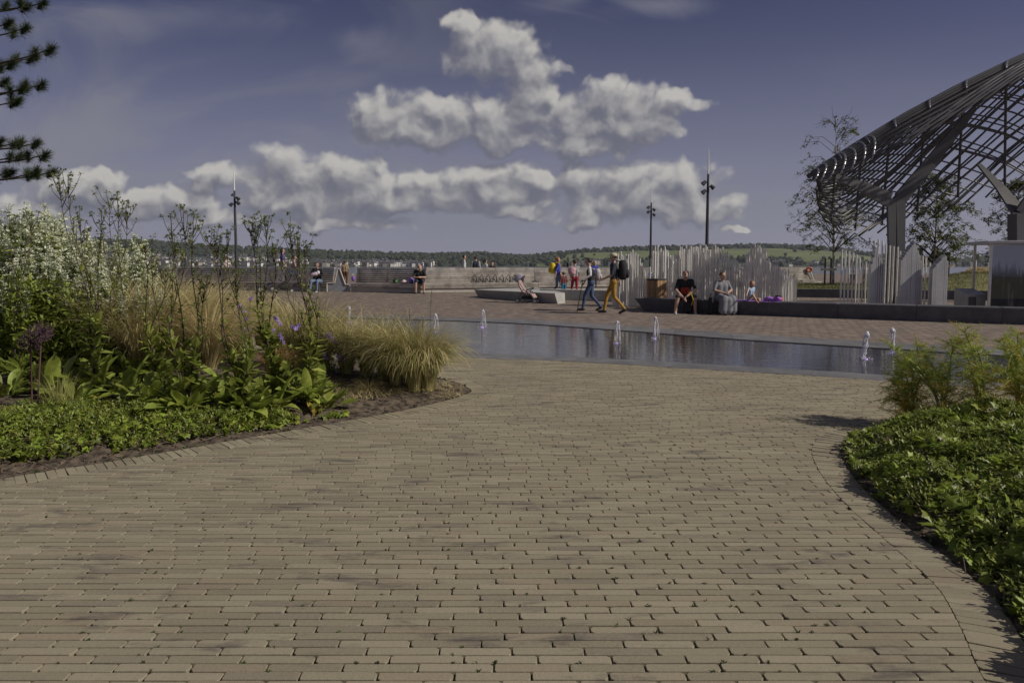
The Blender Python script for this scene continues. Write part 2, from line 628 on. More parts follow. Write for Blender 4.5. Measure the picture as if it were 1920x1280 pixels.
# ---- brick path in front
def brick_material():
    m = bpy.data.materials.new('buff_brick')
    m.use_nodes = True
    t = NT(m.node_tree)
    bs = m.node_tree.nodes['Principled BSDF']
    geo = t.n('ShaderNodeNewGeometry')
    pos = geo.outputs['Position']
    rn = t.m('FRACT', t.m('ADD', geo.outputs['Random Per Island'], t.n('ShaderNodeObjectInfo').outputs['Random']))
    ramp = t.n('ShaderNodeValToRGB', ins={0: rn})
    e = ramp.color_ramp.elements
    e[0].position, e[0].color = 0.0, (0.218, 0.190, 0.130, 1)
    e[1].position, e[1].color = 1.0, (0.282, 0.250, 0.172, 1)
    for p, c in ((0.35, (0.262, 0.232, 0.160, 1)), (0.7, (0.330, 0.292, 0.204, 1)), (0.86, (0.268, 0.216, 0.148, 1)), (0.93, (0.185, 0.165, 0.125, 1))):
        q = e.new(p)
        q.color = c
    c = ramp.outputs[0]
    fine = t.noise(pos, 260, 3, 0.7)
    c = t.mix(t.m('MULTIPLY', t.ss(fine, 0.3, 0.75), 0.5), c, (0.365, 0.330, 0.238))
    c = t.mix(t.m('MULTIPLY', t.ss(fine, 0.56, 0.40), 0.25), c, (0.15, 0.115, 0.08))
    big = t.noise(pos, 0.9, 4, 0.6)
    c = t.mix(t.m('MULTIPLY', t.ss(big, 0.45, 0.75), 0.35), c, (0.205, 0.175, 0.125))
    st = t.n('ShaderNodeVectorMath', operation='MULTIPLY', ins={0: pos, 1: (0.75, 2.6, 1)}).outputs[0]
    stain = t.noise(st, 2.3, 6, 0.68, 0.3)
    c = t.mix(t.m('MULTIPLY', t.ss(stain, 0.53, 0.70), 0.8), c, (0.105, 0.094, 0.082))
    t.put(bs.inputs['Base Color'], c)
    bs.inputs['Roughness'].default_value = 0.85
    bs.inputs['Specular IOR Level'].default_value = 0.3
    n3 = t.noise(pos, 45, 4, 0.6)
    bp = t.n('ShaderNodeBump', ins={'Strength': 0.55, 'Distance': 0.004, 'Height': t.m('ADD', t.m('MULTIPLY', fine, 0.5), n3)})
    t.put(bs.inputs['Normal'], bp.outputs[0])
    return m


M_brick = brick_material()
PITCH_Y, LEN = 0.0530, 0.279


def brick_geo(x0, x1, y0, y1, s0=0.0, s1=0.0, z=0.0, cut0=False, cut1=False):
    """worn paver with rounded corners; s0 and s1 slant the ends (cut bricks)"""
    def k():
        return random.choice((.003, .005, .007, .011))
    kk = [0.002 if cut0 else k(), 0.002 if cut1 else k(), 0.002 if cut1 else k(), 0.002 if cut0 else k()]
    L, Rr = (x0 - s0, x0 + s0), (x1 - s1, x1 + s1)
    P = [(L[0], y0), (Rr[0], y0), (Rr[1], y1), (L[1], y1)]
    ring = []
    for i in range(4):
        p, a, b = Vector(P[i]), Vector(P[i - 1]), Vector(P[(i + 1) % 4])
        q = kk[i]
        ring.append(p + (a - p).normalized() * q)
        ring.append(p + (b - p).normalized() * q)
    c = sum(ring, Vector((0, 0))) / 8
    tx, ty = U(-.004, .004), U(-.018, .018)
    vs = []
    for inset, zz in ((0.0013, 0.0), (0.0, -0.0020), (0.0, -0.029)):
        for p in ring:
            d = p - c
            f = Vector((max(-1, min(1, d.x * 50)), max(-1, min(1, d.y * 120))))
            pp = p - f * inset
            vs.append((pp.x, pp.y, z + zz + (d.x * tx + d.y * ty if zz > -.02 else 0)))
    fs = [tuple(range(8))]
    for r in range(2):
        for i in range(8):
            j = (i + 1) % 8
            fs.append((r * 8 + i, (r + 1) * 8 + i, (r + 1) * 8 + j, r * 8 + j))
    return vs, fs


path = MB()
fr = [(-12.0, 19.7)] + FRONT
for p in fr:
    path.v += [(p[0], 1.2, -.012), (p[0], p[1], -.012)]
for i in range(len(fr) - 1):
    path.f.append((2 * i, 2 * i + 2, 2 * i + 3, 2 * i + 1))
    path.mi.append(0)
brick_path = path.build('brick_path', [M_sand])
tag(brick_path, kind='structure')
variants = []
for i in range(18):
    q = MB()
    q.add(*brick_geo(-LEN / 2 + .0034, LEN / 2 - .0034, -PITCH_Y / 2 + .0034, PITCH_Y / 2 - .0034))
    me = q.mesh('brick')
    me.materials.append(M_brick)
    variants.append(me)
field = MB()
KF = offset_line(FRONT, 0.0)
n_single = 0
row = 0
y = 1.6
drift = 0.0
while y < 19.5:
    yc = y + PITCH_Y / 2
    half = 0.77 * yc + 0.45
    drift += LEN * random.choice((0.30, 0.36, 0.5, 0.42, 0.62)) + U(-.02, .02)
    ints = []
    xl = x_of_y(LB, yc)
    lo, lo_s = -half, 0.0
    cutl = False
    if xl and max(xl) > lo:
        lo = max(xl) - .003
        a, b = x_of_y(LB, y), x_of_y(LB, y + PITCH_Y)
        if a and b:
            lo_s = max(-.4, min(.4, (max(b) - max(a)) / 2))
        cutl = True
    hi, hi_s = half, 0.0
    cutr = False
    xk = x_of_y(KF, yc)
    if xk and min(xk) < hi:
        hi = min(xk) - .006
        a, b = x_of_y(KF, y), x_of_y(KF, y + PITCH_Y)
        if a and b:
            hi_s = max(-.4, min(.4, (min(b) - min(a)) / 2))
        cutr = True
    xr = x_of_y(RB, yc)
    if xr and min(xr) < hi:
        hi = min(xr) + .003
        a, b = x_of_y(RB, y), x_of_y(RB, y + PITCH_Y)
        hi_s = max(-.4, min(.4, (min(b) - min(a)) / 2)) if a and b else 0
        cutr = True
    wav = lambda x: 0.006 * math.sin(x * .9 + y * .35)
    x = lo - ((lo - drift) % LEN)
    while x < hi:
        a, b = max(x + .0034 + U(-.0015, .0015), lo), min(x + LEN - .0034 + U(-.0015, .0015), hi)
        c0, c1 = cutl and a <= lo + 1e-6, cutr and b >= hi - 1e-6
        if b - a > .03:
            full = not (c0 or c1) and b - a > .25
            z = U(-.0022, .0015) + .002 * noise.noise((x * 1.2, y * 1.2, 3))
            vis = abs((a + b) / 2) < 0.752 * yc + .1 and yc > 2.42
            if vis and n_single < 296 and full:
                o = put('brick', random.choice(variants), brick_path, ((a + b) / 2, yc, z), (U(-.01, .01), U(-.003, .003), random.choice((0, PI)) + U(-.006, .006)))
                n_single += 1
            else:
                dy = U(-.0008, .0008)
                field.add(*brick_geo(a, b, y + .0034 + dy, y + PITCH_Y - .0034 + dy, lo_s if c0 else 0, hi_s if c1 else 0, z, c0, c1))
        x += LEN
    y += PITCH_Y
    row += 1
fo = field.build('brick_field', [M_brick], brick_path)
tag(fo, kind='stuff')

# edging course: bricks laid across the edge of each bed
edge_v = []
for i in range(10):
    q = MB()
    q.add(*brick_geo(.004, BORDER - .004, -.0285, .0285))
    me = q.mesh('edging_brick')
    me.materials.append(M_brick)
    edge_v.append(me)


def along(P, step):
    out, acc = [], 0.0
    for a, b in zip(P[:-1], P[1:]):
        a, b = Vector((a[0], a[1], 0)), Vector((b[0], b[1], 0))
        L = (b - a).length
        while acc < L:
            out.append((a + (b - a) * (acc / L), (b - a).normalized()))
            acc += step
        acc -= L
    return out


for P, sgn in ((LE, -1), (RE, 1)):
    for p, t in along(P, .0605):
        nrm = Vector((-t.y, t.x, 0)) * sgn
        if abs(p.x) > 0.77 * p.y + .2 or p.y < 1.9 or p.y > 9.2:
            continue
        put('edging_brick', random.choice(edge_v), brick_path, (p.x, p.y, U(-.002, .003)), (0, 0, math.atan2(nrm.y, nrm.x) + U(-.02, .02)))

# little weeds in the joints
M_moss = mat('joint_weed', (0.06, 0.10, 0.022), 0.8, .3, 20, island=.4, trans=.2)
q = MB()
for i in range(260):
    yy = 2.4 + 6 * random.random() ** 1.6
    xx = U(-.7, .55) * yy
    if in_left(xx, yy) or in_right(xx, yy):
        continue
    yy = round((yy - 1.6) / PITCH_Y) * PITCH_Y + 1.6
    for k in range(random.randint(3, 7)):
        a = U(0, 6.28)
        r = U(.004, .016)
        q.ribbon([(xx, yy, -.01), (xx + r * .5 * math.cos(a), yy + r * .5 * math.sin(a), U(.002, .008)), (xx + r * math.cos(a), yy + r * math.sin(a), U(.002, .009))], [.002, .005, .001])
for P in (LE, RE):
    for p, t in along(P, .11):
        if random.random() < .55 or p.y > 9:
            continue
        for k in range(random.randint(4, 10)):
            a = U(0, 6.28)
            r = U(.008, .04)
            q.ribbon([(p.x, p.y, -.005), (p.x + r * .5 * math.cos(a), p.y + r * .5 * math.sin(a), U(.005, .02)), (p.x + r * math.cos(a), p.y + r * math.sin(a), U(.004, .03))], [.003, .008, .001])
tag(q.build('joint_weeds', [M_moss]), 'tiny green weeds sprouting from the joints between buff bricks', 'weeds', kind='stuff')

# ---- fountain: granite rim slabs and a film of water
M_slate = mat('wet_granite', (0.105, 0.108, 0.118), 0.42, 0.25, 3, coords='World', bump=.25, bscale=60)
M_rim = mat('rim_granite', (0.155, 0.152, 0.155), 0.6, 0.22, 2.5, coords='World', bump=.35, bscale=80, island=.12)


def water_material():
    m = bpy.data.materials.new('water_film')
    m.use_nodes = True
    t = NT(m.node_tree)
    bs = m.node_tree.nodes['Principled BSDF']
    pos = t.n('ShaderNodeNewGeometry').outputs['Position']
    big = t.noise(pos, 0.55, 4, 0.6)
    t.put(bs.inputs['Base Color'], t.mix(big, (0.020, 0.021, 0.025), (0.045, 0.045, 0.05)))
    dry = t.ss(big, 0.60, 0.72)
    t.put(bs.inputs['Roughness'], t.m('MULTIPLY_ADD', dry, 0.20, 0.035))
    bs.inputs['IOR'].default_value = 3.0
    st = t.n('ShaderNodeVectorMath', operation='MULTIPLY', ins={0: pos, 1: (1.0, 2.2, 1)}).outputs[0]
    rip = t.m('ADD', t.noise(st, 3.0, 3, 0.5), t.m('MULTIPLY', t.noise(st, 14, 2, 0.5), .25))
    bp = t.n('ShaderNodeBump', ins={'Strength': 0.17, 'Distance': 0.03, 'Height': rip})
    t.put(bs.inputs['Normal'], bp.outputs[0])
    return m


M_water = water_material()
fountain = thing('fountain', 'flat plaza fountain, a dark mirror of shallow water with a grey granite rim', 'fountain', (0, 0, 0))
FI = offset_line(FRONT, KERB_W)
BI = offset_line(BACK, -1.05)


def resample(P, n):
    P = [Vector((p[0], p[1], 0)) for p in P]
    L = [0]
    for a, b in zip(P[:-1], P[1:]):
        L.append(L[-1] + (b - a).length)
    out = []
    for i in range(n):
        s = L[-1] * i / (n - 1)
        k = max(j for j in range(len(L)) if L[j] <= s + 1e-9)
        k = min(k, len(P) - 2)
        out.append(P[k] + (P[k + 1] - P[k]) * ((s - L[k]) / max(1e-9, L[k + 1] - L[k])))
    return out


a, b = resample(FI, 60), resample(BI, 60)
mb = MB()
mb.add([(p.x, p.y, -.012) for p in a] + [(p.x, p.y, -.012) for p in b], [(i, i + 1, 61 + i, 60 + i) for i in range(59)])
mb.build('water_film', [M_water], fountain)
for OUT, INN, num in ((FRONT, FI, 30), (BI, BACK, 24)):
    o_, i_ = resample(OUT, num * 4 + 1), resample(INN, num * 4 + 1)
    for k in range(num):
        q = MB()
        po, pi = o_[k * 4:k * 4 + 5], i_[k * 4:k * 4 + 5]
        t = (po[-1] - po[0]).normalized() * .003
        outl = [p for p in po] + [p for p in reversed(pi)]
        outl = [outl[0] + t] + outl[1:4] + [outl[4] - t, outl[5] - t] + outl[6:9] + [outl[9] + t]
        q.prism([(p.x, p.y) for p in outl], -.04, .002 + U(0, .001))
        q.build('rim_slab', [M_rim], fountain)
# pale drain plates let into the rim paving
# ---- water jets
mw = bpy.data.materials.new('jet_water')
mw.use_nodes = True
t = NT(mw.node_tree)
bs = mw.node_tree.nodes['Principled BSDF']
bs.inputs['Base Color'].default_value = (0.90, 0.89, 0.96, 1)
bs.inputs['Roughness'].default_value = 0.08
bs.inputs['Transmission Weight'].default_value = 0.35
bs.inputs['IOR'].default_value = 1.33
M_jet = mw
M_led = bpy.data.materials.new('violet_jet_lamp')
M_led.use_nodes = True
bs = M_led.node_tree.nodes['Principled BSDF']
bs.inputs['Base Color'].default_value = (0.5, 0.3, 0.9, 1)
bs.inputs['Emission Color'].default_value = (0.55, 0.30, 1.0, 1)
bs.inputs['Emission Strength'].default_value = 0.7
JETS = [(655, 604, 28, 'straight', 'low frothy water jet half hidden behind feather grass'),
        (816, 622, 33, 'arch', 'thin arching water jet beside the feather grass tip'),
        (905, 613, 32, 'arch', 'thin arching water jet standing alone near the far fountain rim'),
        (1156, 643, 41, 'arch', 'arching water jet in front of the walking couple'),
        (1228, 634, 39, 'arch', 'arching water jet in front of the timber planter'),
        (1624, 672, 48, 'lean', 'leaning white water jet, the left one of the close pair'),
        (1672, 661, 44, 'straight', 'upright white water jet beside the fennel stalks')]
for (px, py, hpx, kind, lab) in JETS:
    p = G(px, py)
    h = hpx / F * p.y * 1.03
    j = thing('water_jet', lab, 'water jet', (p.x, p.y, -.012))
    q = MB()
    if kind == 'arch':
        for s_, w, r0 in ((1, .05, .006), (1, .075, .0045), (-1, .035, .004), (-1, .02, .006)):
            pts, rr = [], []
            for k in range(17):
                u = k / 16
                xx = (-.35 + 1.5 * u) * w * s_
                zz = h * U(.97, 1.0) * (1 - ((u - .4) / .4) ** 2 if u < .4 else 1 - ((u - .4) / .6) ** 2.2)
                pts.append((xx + U(-.005, .005), U(-.008, .008), max(.004, zz)))
                rr.append(r0 * 1.35 * U(.5, 1.6) * (1.5 if .25 < u < .6 else 1))
            q.tube(pts, rr, 6)
        q.ball((.01, 0, h * .97), (.022, .018, .03), 9, 7, jit=.35)
    else:
        for s in range(7):
            a0 = U(0, 6.28)
            pts, rr = [], []
            lean = -.075 if kind == 'lean' else U(-.02, .02)
            for k in range(14):
                u = k / 13
                w = .012 + .022 * abs(math.sin(u * 7 + s))
                pts.append((lean * (1 - u) * U(.5, 1.1) + w * math.cos(a0 + 4 * u) + U(-.006, .006), w * math.sin(a0 + 4 * u) + U(-.005, .005), h * u * U(.95, 1.0)))
                rr.append(U(.004, .013))
            q.tube(pts, rr, 6)
        q.ball((0, 0, h * .96), (.034, .03, .045), 10, 8, jit=.35)
    for k in range(26):                                 # drops
        u = U(0, 1)
        q.ball((U(-.07, .07), U(-.05, .05), U(.01, h)), U(.003, .008), 5, 4)
    for k in range(18):                                 # splash at the foot
        a = U(0, 6.28)
        r = U(.02, .13)
        q.ball((r * math.cos(a), r * math.sin(a), U(.003, .02)), U(.005, .012), 5, 4)
    q.build('spout', [M_jet], j, smooth=True)
    q = MB()
    q.tube([(0, 0, .001), (0, 0, .010)], [.028, .022], 12)
    q.build('nozzle_lamp', [M_led], j)

# ---- soil of the two planting beds
M_soil = mat('bark_mulch', (0.040, 0.028, 0.020), 0.95, .5, 14, coords='World', bump=1.0, bscale=70, col2=(0.11, 0.085, 0.06))


def bed_sheet(name, P, side, xr, yr, step=.14):
    q = MB()
    nx = int((xr[1] - xr[0]) / step)
    ny = int((yr[1] - yr[0]) / step)
    idx = {}
    fin = in_left if side == 'L' else in_right
    for j in range(ny + 1):
        y = yr[0] + j * step
        cr = x_of_y(P, y)
        if not cr:
            continue
        e = max(cr) if side == 'L' else min(cr)
        for i in range(nx + 1):
            x = xr[0] + (e - xr[0]) * i / nx if side == 'L' else e + (xr[1] - e) * i / nx
            idx[(i, j)] = len(q.v)
            q.v.append((x, y, hb(x, y, side) - .004))
    for j in range(ny):
        for i in range(nx):
            if all(k in idx for k in ((i, j), (i + 1, j), (i + 1, j + 1), (i, j + 1))):
                q.f.append((idx[(i, j)], idx[(i + 1, j)], idx[(i + 1, j + 1)], idx[(i, j + 1)]))
                q.mi.append(0)
    return tag(q.build(name, [M_soil], smooth=True), kind='structure')


bed_sheet('planting_bed_soil', LE, 'L', (-13, 0), (2.6, 12.6))
bed_sheet('planting_bed_soil', RE, 'R', (0, 9), (1.2, 6.7))
# loose bark chips and straw
q = MB()
for i in range(5200):
    if random.random() < .75:
        yy = U(4.3, 9)
        xx = U(-6.5, 0)
        if not in_left(xx, yy):
            continue
        s = 'L'
    else:
        yy = U(1.8, 6.5)
        xx = U(1.6, 4.6)
        if not in_right(xx, yy):
            continue
        s = 'R'
    z = hb(xx, yy, s)
    a = U(0, 6.28)
    l = U(.01, .045)
    w = U(.004, .013)
    q.box((xx, yy, z + .004), (l, w, .005), a, random.choice((0, 0, 0, 1)))
M_chip = mat('dark_bark_chip', (0.05, 0.034, 0.024), .9, .4, 30, island=.5)
M_chip2 = mat('pale_bark_chip', (0.20, 0.16, 0.115), .9, .3, 30, island=.4)
tag(q.build('bark_chips', [M_chip, M_chip2]), 'dark and pale bark chips strewn over the beds', 'bark mulch', kind='stuff')

# ---- river and the far shore
M_river = mat('river_water', (0.05, 0.065, 0.085), .12, .2, .02, coords='World')
mb = MB()
mb.add([(-6000, 95, -4), (6000, 95, -4), (6000, 2100, -4), (-6000, 2100, -4)], [(0, 1, 2, 3)])
tag(mb.build('river', [M_river]), kind='structure')

RIDGE = [(-1500, 452), (-300, 446), (0, 448), (270, 454), (340, 460), (430, 464), (520, 469), (600, 473), (700, 476), (800, 479), (900, 477), (980, 483), (1040, 478),
         (1100, 471), (1200, 466), (1330, 463), (1450, 462), (1560, 467), (1650, 481), (1720, 487), (1800, 490), (1850, 484), (1920, 482), (2300, 476), (3500, 470)]
rx_, ry_ = [p[0] for p in RIDGE], [p[1] for p in RIDGE]
Y0, Y1 = 1750.0, 2500.0


def hill_z(px, t):
    """land height: t = 0 at the far shore, 1 on the crest, beyond it falls away"""
    top = (HOR - np.interp(px, rx_, ry_)) / F * Y1 + CAM_H
    k = min(t, 1.0)
    z = -4 + (top + 4) * (0.10 * min(1, k * 8) + 0.90 * k ** 1.15)
    if t > 1:
        z = top - (t - 1) * 60
    return z + (3.0 * noise.noise((px * .012, t * 3, 0)) if t > .05 else 0)


def field_mask(px, t):
    if 1060 < px < 1700 and .30 + .04 * math.sin(px * .02) < t < .84 - .1 * max(0, (px - 1560) / 140):
        return 1
    if 1035 < px < 1200 and .22 < t < .5:
        return 1
    if 1500 < px < 1640 and .12 < t < .26:
        return 1
    if 995 < px < 1020 and .05 < t < .2:
        return 1
    if 690 < px < 745 and .25 < t < .38:
        return 1
    return 0


mb = MB()
PX = list(range(-1500, 3501, 25))
TT = [-.03, 0, .03, .08, .15, .25, .35, .45, .5, .6, .7, .8, .85, .9, 1.0, 1.1, 1.4]
for px in PX:
    for t in TT:
        Y = Y0 + (Y1 - Y0) * t
        mb.v.append(((px - 960) / F * Y, Y, hill_z(px, t) if t >= 0 else -6))
n = len(TT)
for i in range(len(PX) - 1):
    for k in range(n - 1):
        mb.f.append((i * n + k, (i + 1) * n + k, (i + 1) * n + k + 1, i * n + k + 1))
        fm = field_mask(PX[i] + 12, (TT[k] + TT[k + 1]) / 2)
        mb.mi.append(1 if fm else 0)
M_land = mat('rough_land', (0.035, 0.045, 0.022), .95, .3, .01, coords='World')
M_field = mat('pasture', (0.105, 0.135, 0.035), .95, .18, .012, coords='World', col2=(.13, .15, .045))
tag(mb.build('hills', [M_land, M_field], smooth=True), kind='structure')

# woods on the far hills: crowns of many trees that read as one mass
ICO = None
bm = bmesh.new()
bmesh.ops.create_icosphere(bm, subdivisions=2, radius=1)
ico_v = np.array([v.co[:] for v in bm.verts])
ico_f = [tuple(v.index for v in f.verts) for f in bm.faces]
bm.free()
q = MB()
for i in range(6200):
    px = U(-200, 2150)
    t = random.random() ** .8 * 1.02 if i > 900 else U(.92, 1.03)
    if field_mask(px, t) and random.random() > .015:
        continue
    vill = 150 < px < 790 and t < .42
    if vill and random.random() < .74:
        continue
    Y = Y0 + (Y1 - Y0) * t
    x = (px - 960) / F * Y
    z = hill_z(px, max(t, .02))
    s = U(3.6, 7.2) if not vill else U(3, 5)
    tall = U(.9, 1.35)
    if random.random() < .02:
        s *= .55
        tall = 3.2
    sc = np.array([s * U(.9, 1.3), s * U(.9, 1.2), s * tall])
    nz = 1 + rng.normal(0, .16, (len(ico_v), 1))
    vs = ico_v * nz * sc + np.array([x, Y, z + s * .75])
    q.add([tuple(v) for v in vs], ico_f, random.choice((0, 0, 1)))
M_wood = mat('far_wood', (0.026, 0.038, 0.018), .95, .4, .12, coords='World', col2=(.038, .05, .022), island=.3)
M_wood2 = mat('far_wood_light', (0.034, 0.046, 0.020), .95, .4, .12, coords='World', island=.4)
tag(q.build('far_woods', [M_wood, M_wood2]), 'dark wooded hills across the river', 'woods', kind='stuff')

# houses of the town on the far bank
M_hw = mat('far_house_wall', (0.78, 0.75, 0.70), .9, .08, .2, island=.25)
M_hs = mat('far_house_stone', (0.30, 0.26, 0.22), .9, .15, .2, island=.3)
M_roof = mat('far_slate_roof', (0.07, 0.07, 0.078), .7, .2, .2)
M_pane = mat('far_window', (0.03, 0.035, 0.04), .2, .1, .2)


def house_mesh(w, d, h, rh, m, wins):
    q = MB()
    q.box((0, 0, h / 2), (w, d, h), mi=0)
    e = .4
    A = [(-w / 2 - e, -d / 2 - e, h), (w / 2 + e, -d / 2 - e, h), (w / 2 + e, d / 2 + e, h), (-w / 2 - e, d / 2 + e, h)]
    q.add(A + [(-w / 2 - e, 0, h + rh), (w / 2 + e, 0, h + rh)], [(0, 1, 5, 4), (2, 3, 4, 5), (1, 2, 5), (3, 0, 4), (3, 2, 1, 0)], 1)
    for sx in (-.38, .38):
        q.box((w * sx, 0, h + rh + .2), (1.0, .8, 1.6), mi=0)
    nx = max(2, int(w / 3.2))
    for fl in range(max(1, int(h / 3))):
        for k in range(nx):
            q.box((-w / 2 + (k + .5) * w / nx, -d / 2 - .02, 1.6 + 2.9 * fl), (1.1, .1, 1.5), mi=2)
    me = q.mesh('far_house')
    for mm in (m, M_roof, M_pane):
        me.materials.append(mm)
    return me


HV = [house_mesh(U(8, 16), U(7, 9), random.choice((5, 6, 8)), U(2.5, 4), M_hw if k % 3 else M_hs, 1) for k in range(9)]
count = 0
for i in range(300):
    if i < 240:
        px = 160 + 630 * random.random()
        t = U(.005, .36 - .30 * max(0, (px - 560) / 230)) * random.random() ** .5 + .008
        grp, lab = 'houses of the town across the river', 'small pale house in the hillside town across the river'
    elif i < 285:
        px = U(1035, 1900)
        t = U(.01, .10)
        grp, lab = 'houses along the far bank below the fields', 'small house on the far bank below the green fields'
    else:
        px = random.choice((U(800, 815), U(985, 1005), U(250, 290), U(700, 800)))
        t = U(.01, .10)
        grp, lab = 'lone houses at the foot of the woods', 'lone pale house at the foot of the far woods'
    Y = Y0 + (Y1 - Y0) * t
    hv = random.randrange(9)
    if hv % 3 == 0:
        lab = lab.replace('pale ', '').replace('house', 'brown stone house', 1)
    o = put('far_house', HV[hv], None, ((px - 960) / F * Y, Y, hill_z(px, t) - .5), (0, 0, random.choice((0, 0, PI / 2)) + U(-.35, .35)), U(.9, 1.4))
    tag(o, lab, 'house', grp)

# ---- thin summer haze over the firth
mh = bpy.data.materials.new('haze_air')
mh.use_nodes = True
t = NT(mh.node_tree)
mh.node_tree.nodes.remove(mh.node_tree.nodes['Principled BSDF'])
pv = t.n('ShaderNodeVolumePrincipled', ins={'Color': (0.80, 0.86, 1.0, 1), 'Density': 0.00007, 'Anisotropy': 0.2})
t.put(mh.node_tree.nodes['Material Output'].inputs['Volume'], pv.outputs[0])
mb = MB()
mb.box((0, 1350, 70), (9400, 3500, 160))
haze = mb.build('haze', [mh])
tag(haze, kind='stuff')
haze['label'] = 'thin pale haze in the air over the river'
haze['category'] = 'haze'

# ================================================================== BUILT THINGS
M_steel = mat('stainless_steel', (0.74, 0.72, 0.67), 0.45, .12, 3, metal=.2, coords='World')
M_fin = mat('brushed_steel_fin', (0.44, 0.44, 0.45), 0.45, .1, 3, metal=.4)
M_tube = mat('whale_tube_steel', (0.095, 0.095, 0.10), 0.45, .1, 3, metal=.4)
M_dark = mat('dark_painted_steel', (0.045, 0.045, 0.05), 0.5, .15, 5)
M_grey = mat('grey_column_paint', (0.085, 0.085, 0.088), 0.5, .12, 2)
M_gran = mat('dark_granite', (0.088, 0.089, 0.096), 0.6, .22, 4, bump=.2, bscale=90, coords='World', island=.12)
M_conc = mat('pale_concrete', (0.38, 0.375, 0.355), 0.85, .12, 2.5, bump=.3, bscale=60, coords='World')
M_slat = mat('weathered_timber', (0.29, 0.262, 0.228), 0.85, .3, 2.0, bump=.3, bscale=50, coords='World', island=.25, col2=(.34, .31, .275))
M_plinth = mat('bench_plinth', (0.42, 0.395, 0.34), 0.9, .12, 2)
M_panel = mat('bench_end_panel', (0.24, 0.25, 0.27), 0.7, .1, 3)
M_trim = mat('pale_trim', (0.50, 0.44, 0.36), 0.7, .1, 4)
M_white = mat('white_paint', (0.78, 0.78, 0.76), 0.5, .05, 4)

# ---- long timber bench along the waterfront
BP = [at(60, 541, 39.6), at(613, 546, 32.2), at(657, 546, 32.1), at(789, 546, 30.9), at(1010, 545, 33.0), at(1215, 545, 34.9), at(1400, 545, 36.6), at(1532, 545, 38.2)]
BENCH_LAB = ['long weathered slatted timber bench in shade behind the tall budding stems', None,
             'shaded slatted bench section with bags and a man in black on it',
             'sunlit slatted bench section with small black armrests along its back',
             'pale slatted bench section behind the family and walkers',
             'pale slatted bench section seen between the steel poles',
             'far bench end with a white top rail beside the lawn']


def bench_section(a, b, label, rests=()):
    d = Vector((b.x - a.x, b.y - a.y, 0))
    L = d.length
    rz = math.atan2(d.y, d.x)
    o = thing('timber_bench', label, 'bench', (a.x, a.y, .2), rz, 'waterfront bench sections')
    o.scale = (1, 1, .985)
    q = MB()
    q.box((L / 2, .31, .09), (L - .01, .5, .18))
    q.build('plinth', [M_plinth], o)
    # slats: (y, z, depth, height, tilt)
    sl = [(.02, .235, .045, .085, 0), (.02, .335, .045, .085, 0)]
    sl += [(.09 + .105 * k, .405, .09, .045, 0) for k in range(4)]
    sl += [(.50 + .022 * k, .47 + .099 * k, .042, .084, .2) for k in range(7)]
    for (yy, zz, dp, hh, tl) in sl:
        n = max(1, int(L / 3.0))
        l = L / n
        for k in range(n):
            q = MB()
            q.bbox((l * (k + .5), yy + U(-.003, .003), zz), (l - .012, dp, hh), .006)
            q.build('slat', [M_slat], o)
    q = MB()
    q.box((L / 2, .70, 1.135), (L - .004, .16, .035))
    q.build('top_rail', [M_slat], o)
    for k in range(int(L / 1.5) + 1):
        x = min(L - .1, .1 + k * 1.5)
        q = MB()
        q.loft([(x - .03, .56, .0), (x - .03, .56, .45), (x - .03, .68, 1.1), (x - .03, .76, 1.1), (x - .03, .76, 0)],
               [(x + .03, .56, .0), (x + .03, .56, .45), (x + .03, .68, 1.1), (x + .03, .76, 1.1), (x + .03, .76, 0)])
        q.build('support', [M_dark], o)
    for x in rests:
        if x < L:
            q = MB()
            q.tube([(x, .53, .80), (x, .40, .78), (x, .34, .66), (x, .36, .43)], .018, 6)
            q.tube([(x, .40, .78), (x + .07, .44, .55), (x + .09, .44, .43)], .018, 6)
            q.build('armrest', [M_dark], o)
    return o


bench_section(BP[0], BP[1], BENCH_LAB[0], [8.8, 9.5, 10.2, 12.2])
bench_section(BP[2], BP[3], BENCH_LAB[2])
bench_section(BP[3], BP[4], BENCH_LAB[3], [2.75 + .34 * k for k in range(8)])
bench_section(BP[4], BP[5], BENCH_LAB[4])
bench_section(BP[5], BP[6], BENCH_LAB[5])
bench_section(BP[6], BP[7], BENCH_LAB[6], [.8, 1.2, 2.2])
# stepped end panel between the first two sections
e = thing('bench_end_wall', 'grey stepped bench end wall with pale timber edging beside a child', 'bench end', (BP[1].x, BP[1].y, .2))
e.scale = (1, 1, .95)
prof = [(0, 0), (0, .44), (.36, .44), (.52, 1.13), (.62, 1.13), (.87, .36), (1.04, .36), (1.04, 0)]
q = MB()
q.loft([(x, .02, z) for x, z in prof][::-1], [(x, .30, z) for x, z in prof][::-1])
q.build('panel', [M_panel], e)
q = MB()
for (a, b) in zip(prof[:-1], prof[1:]):
    q.tube([(a[0], .01, a[1]), (b[0], .01, b[1])], .028, 4)
q.build('edging', [M_trim], e)
# litter box on the bench wall
p = at(1007, 531, 33.6)
q = MB()
q.bbox((0, 0, 0), (.32, .10, .24), .02)
tag(q.build('wall_box', [M_dark], loc=(p.x - .1, p.y - .30, p.z)), 'small black square box fixed to the sunlit bench back', 'box')

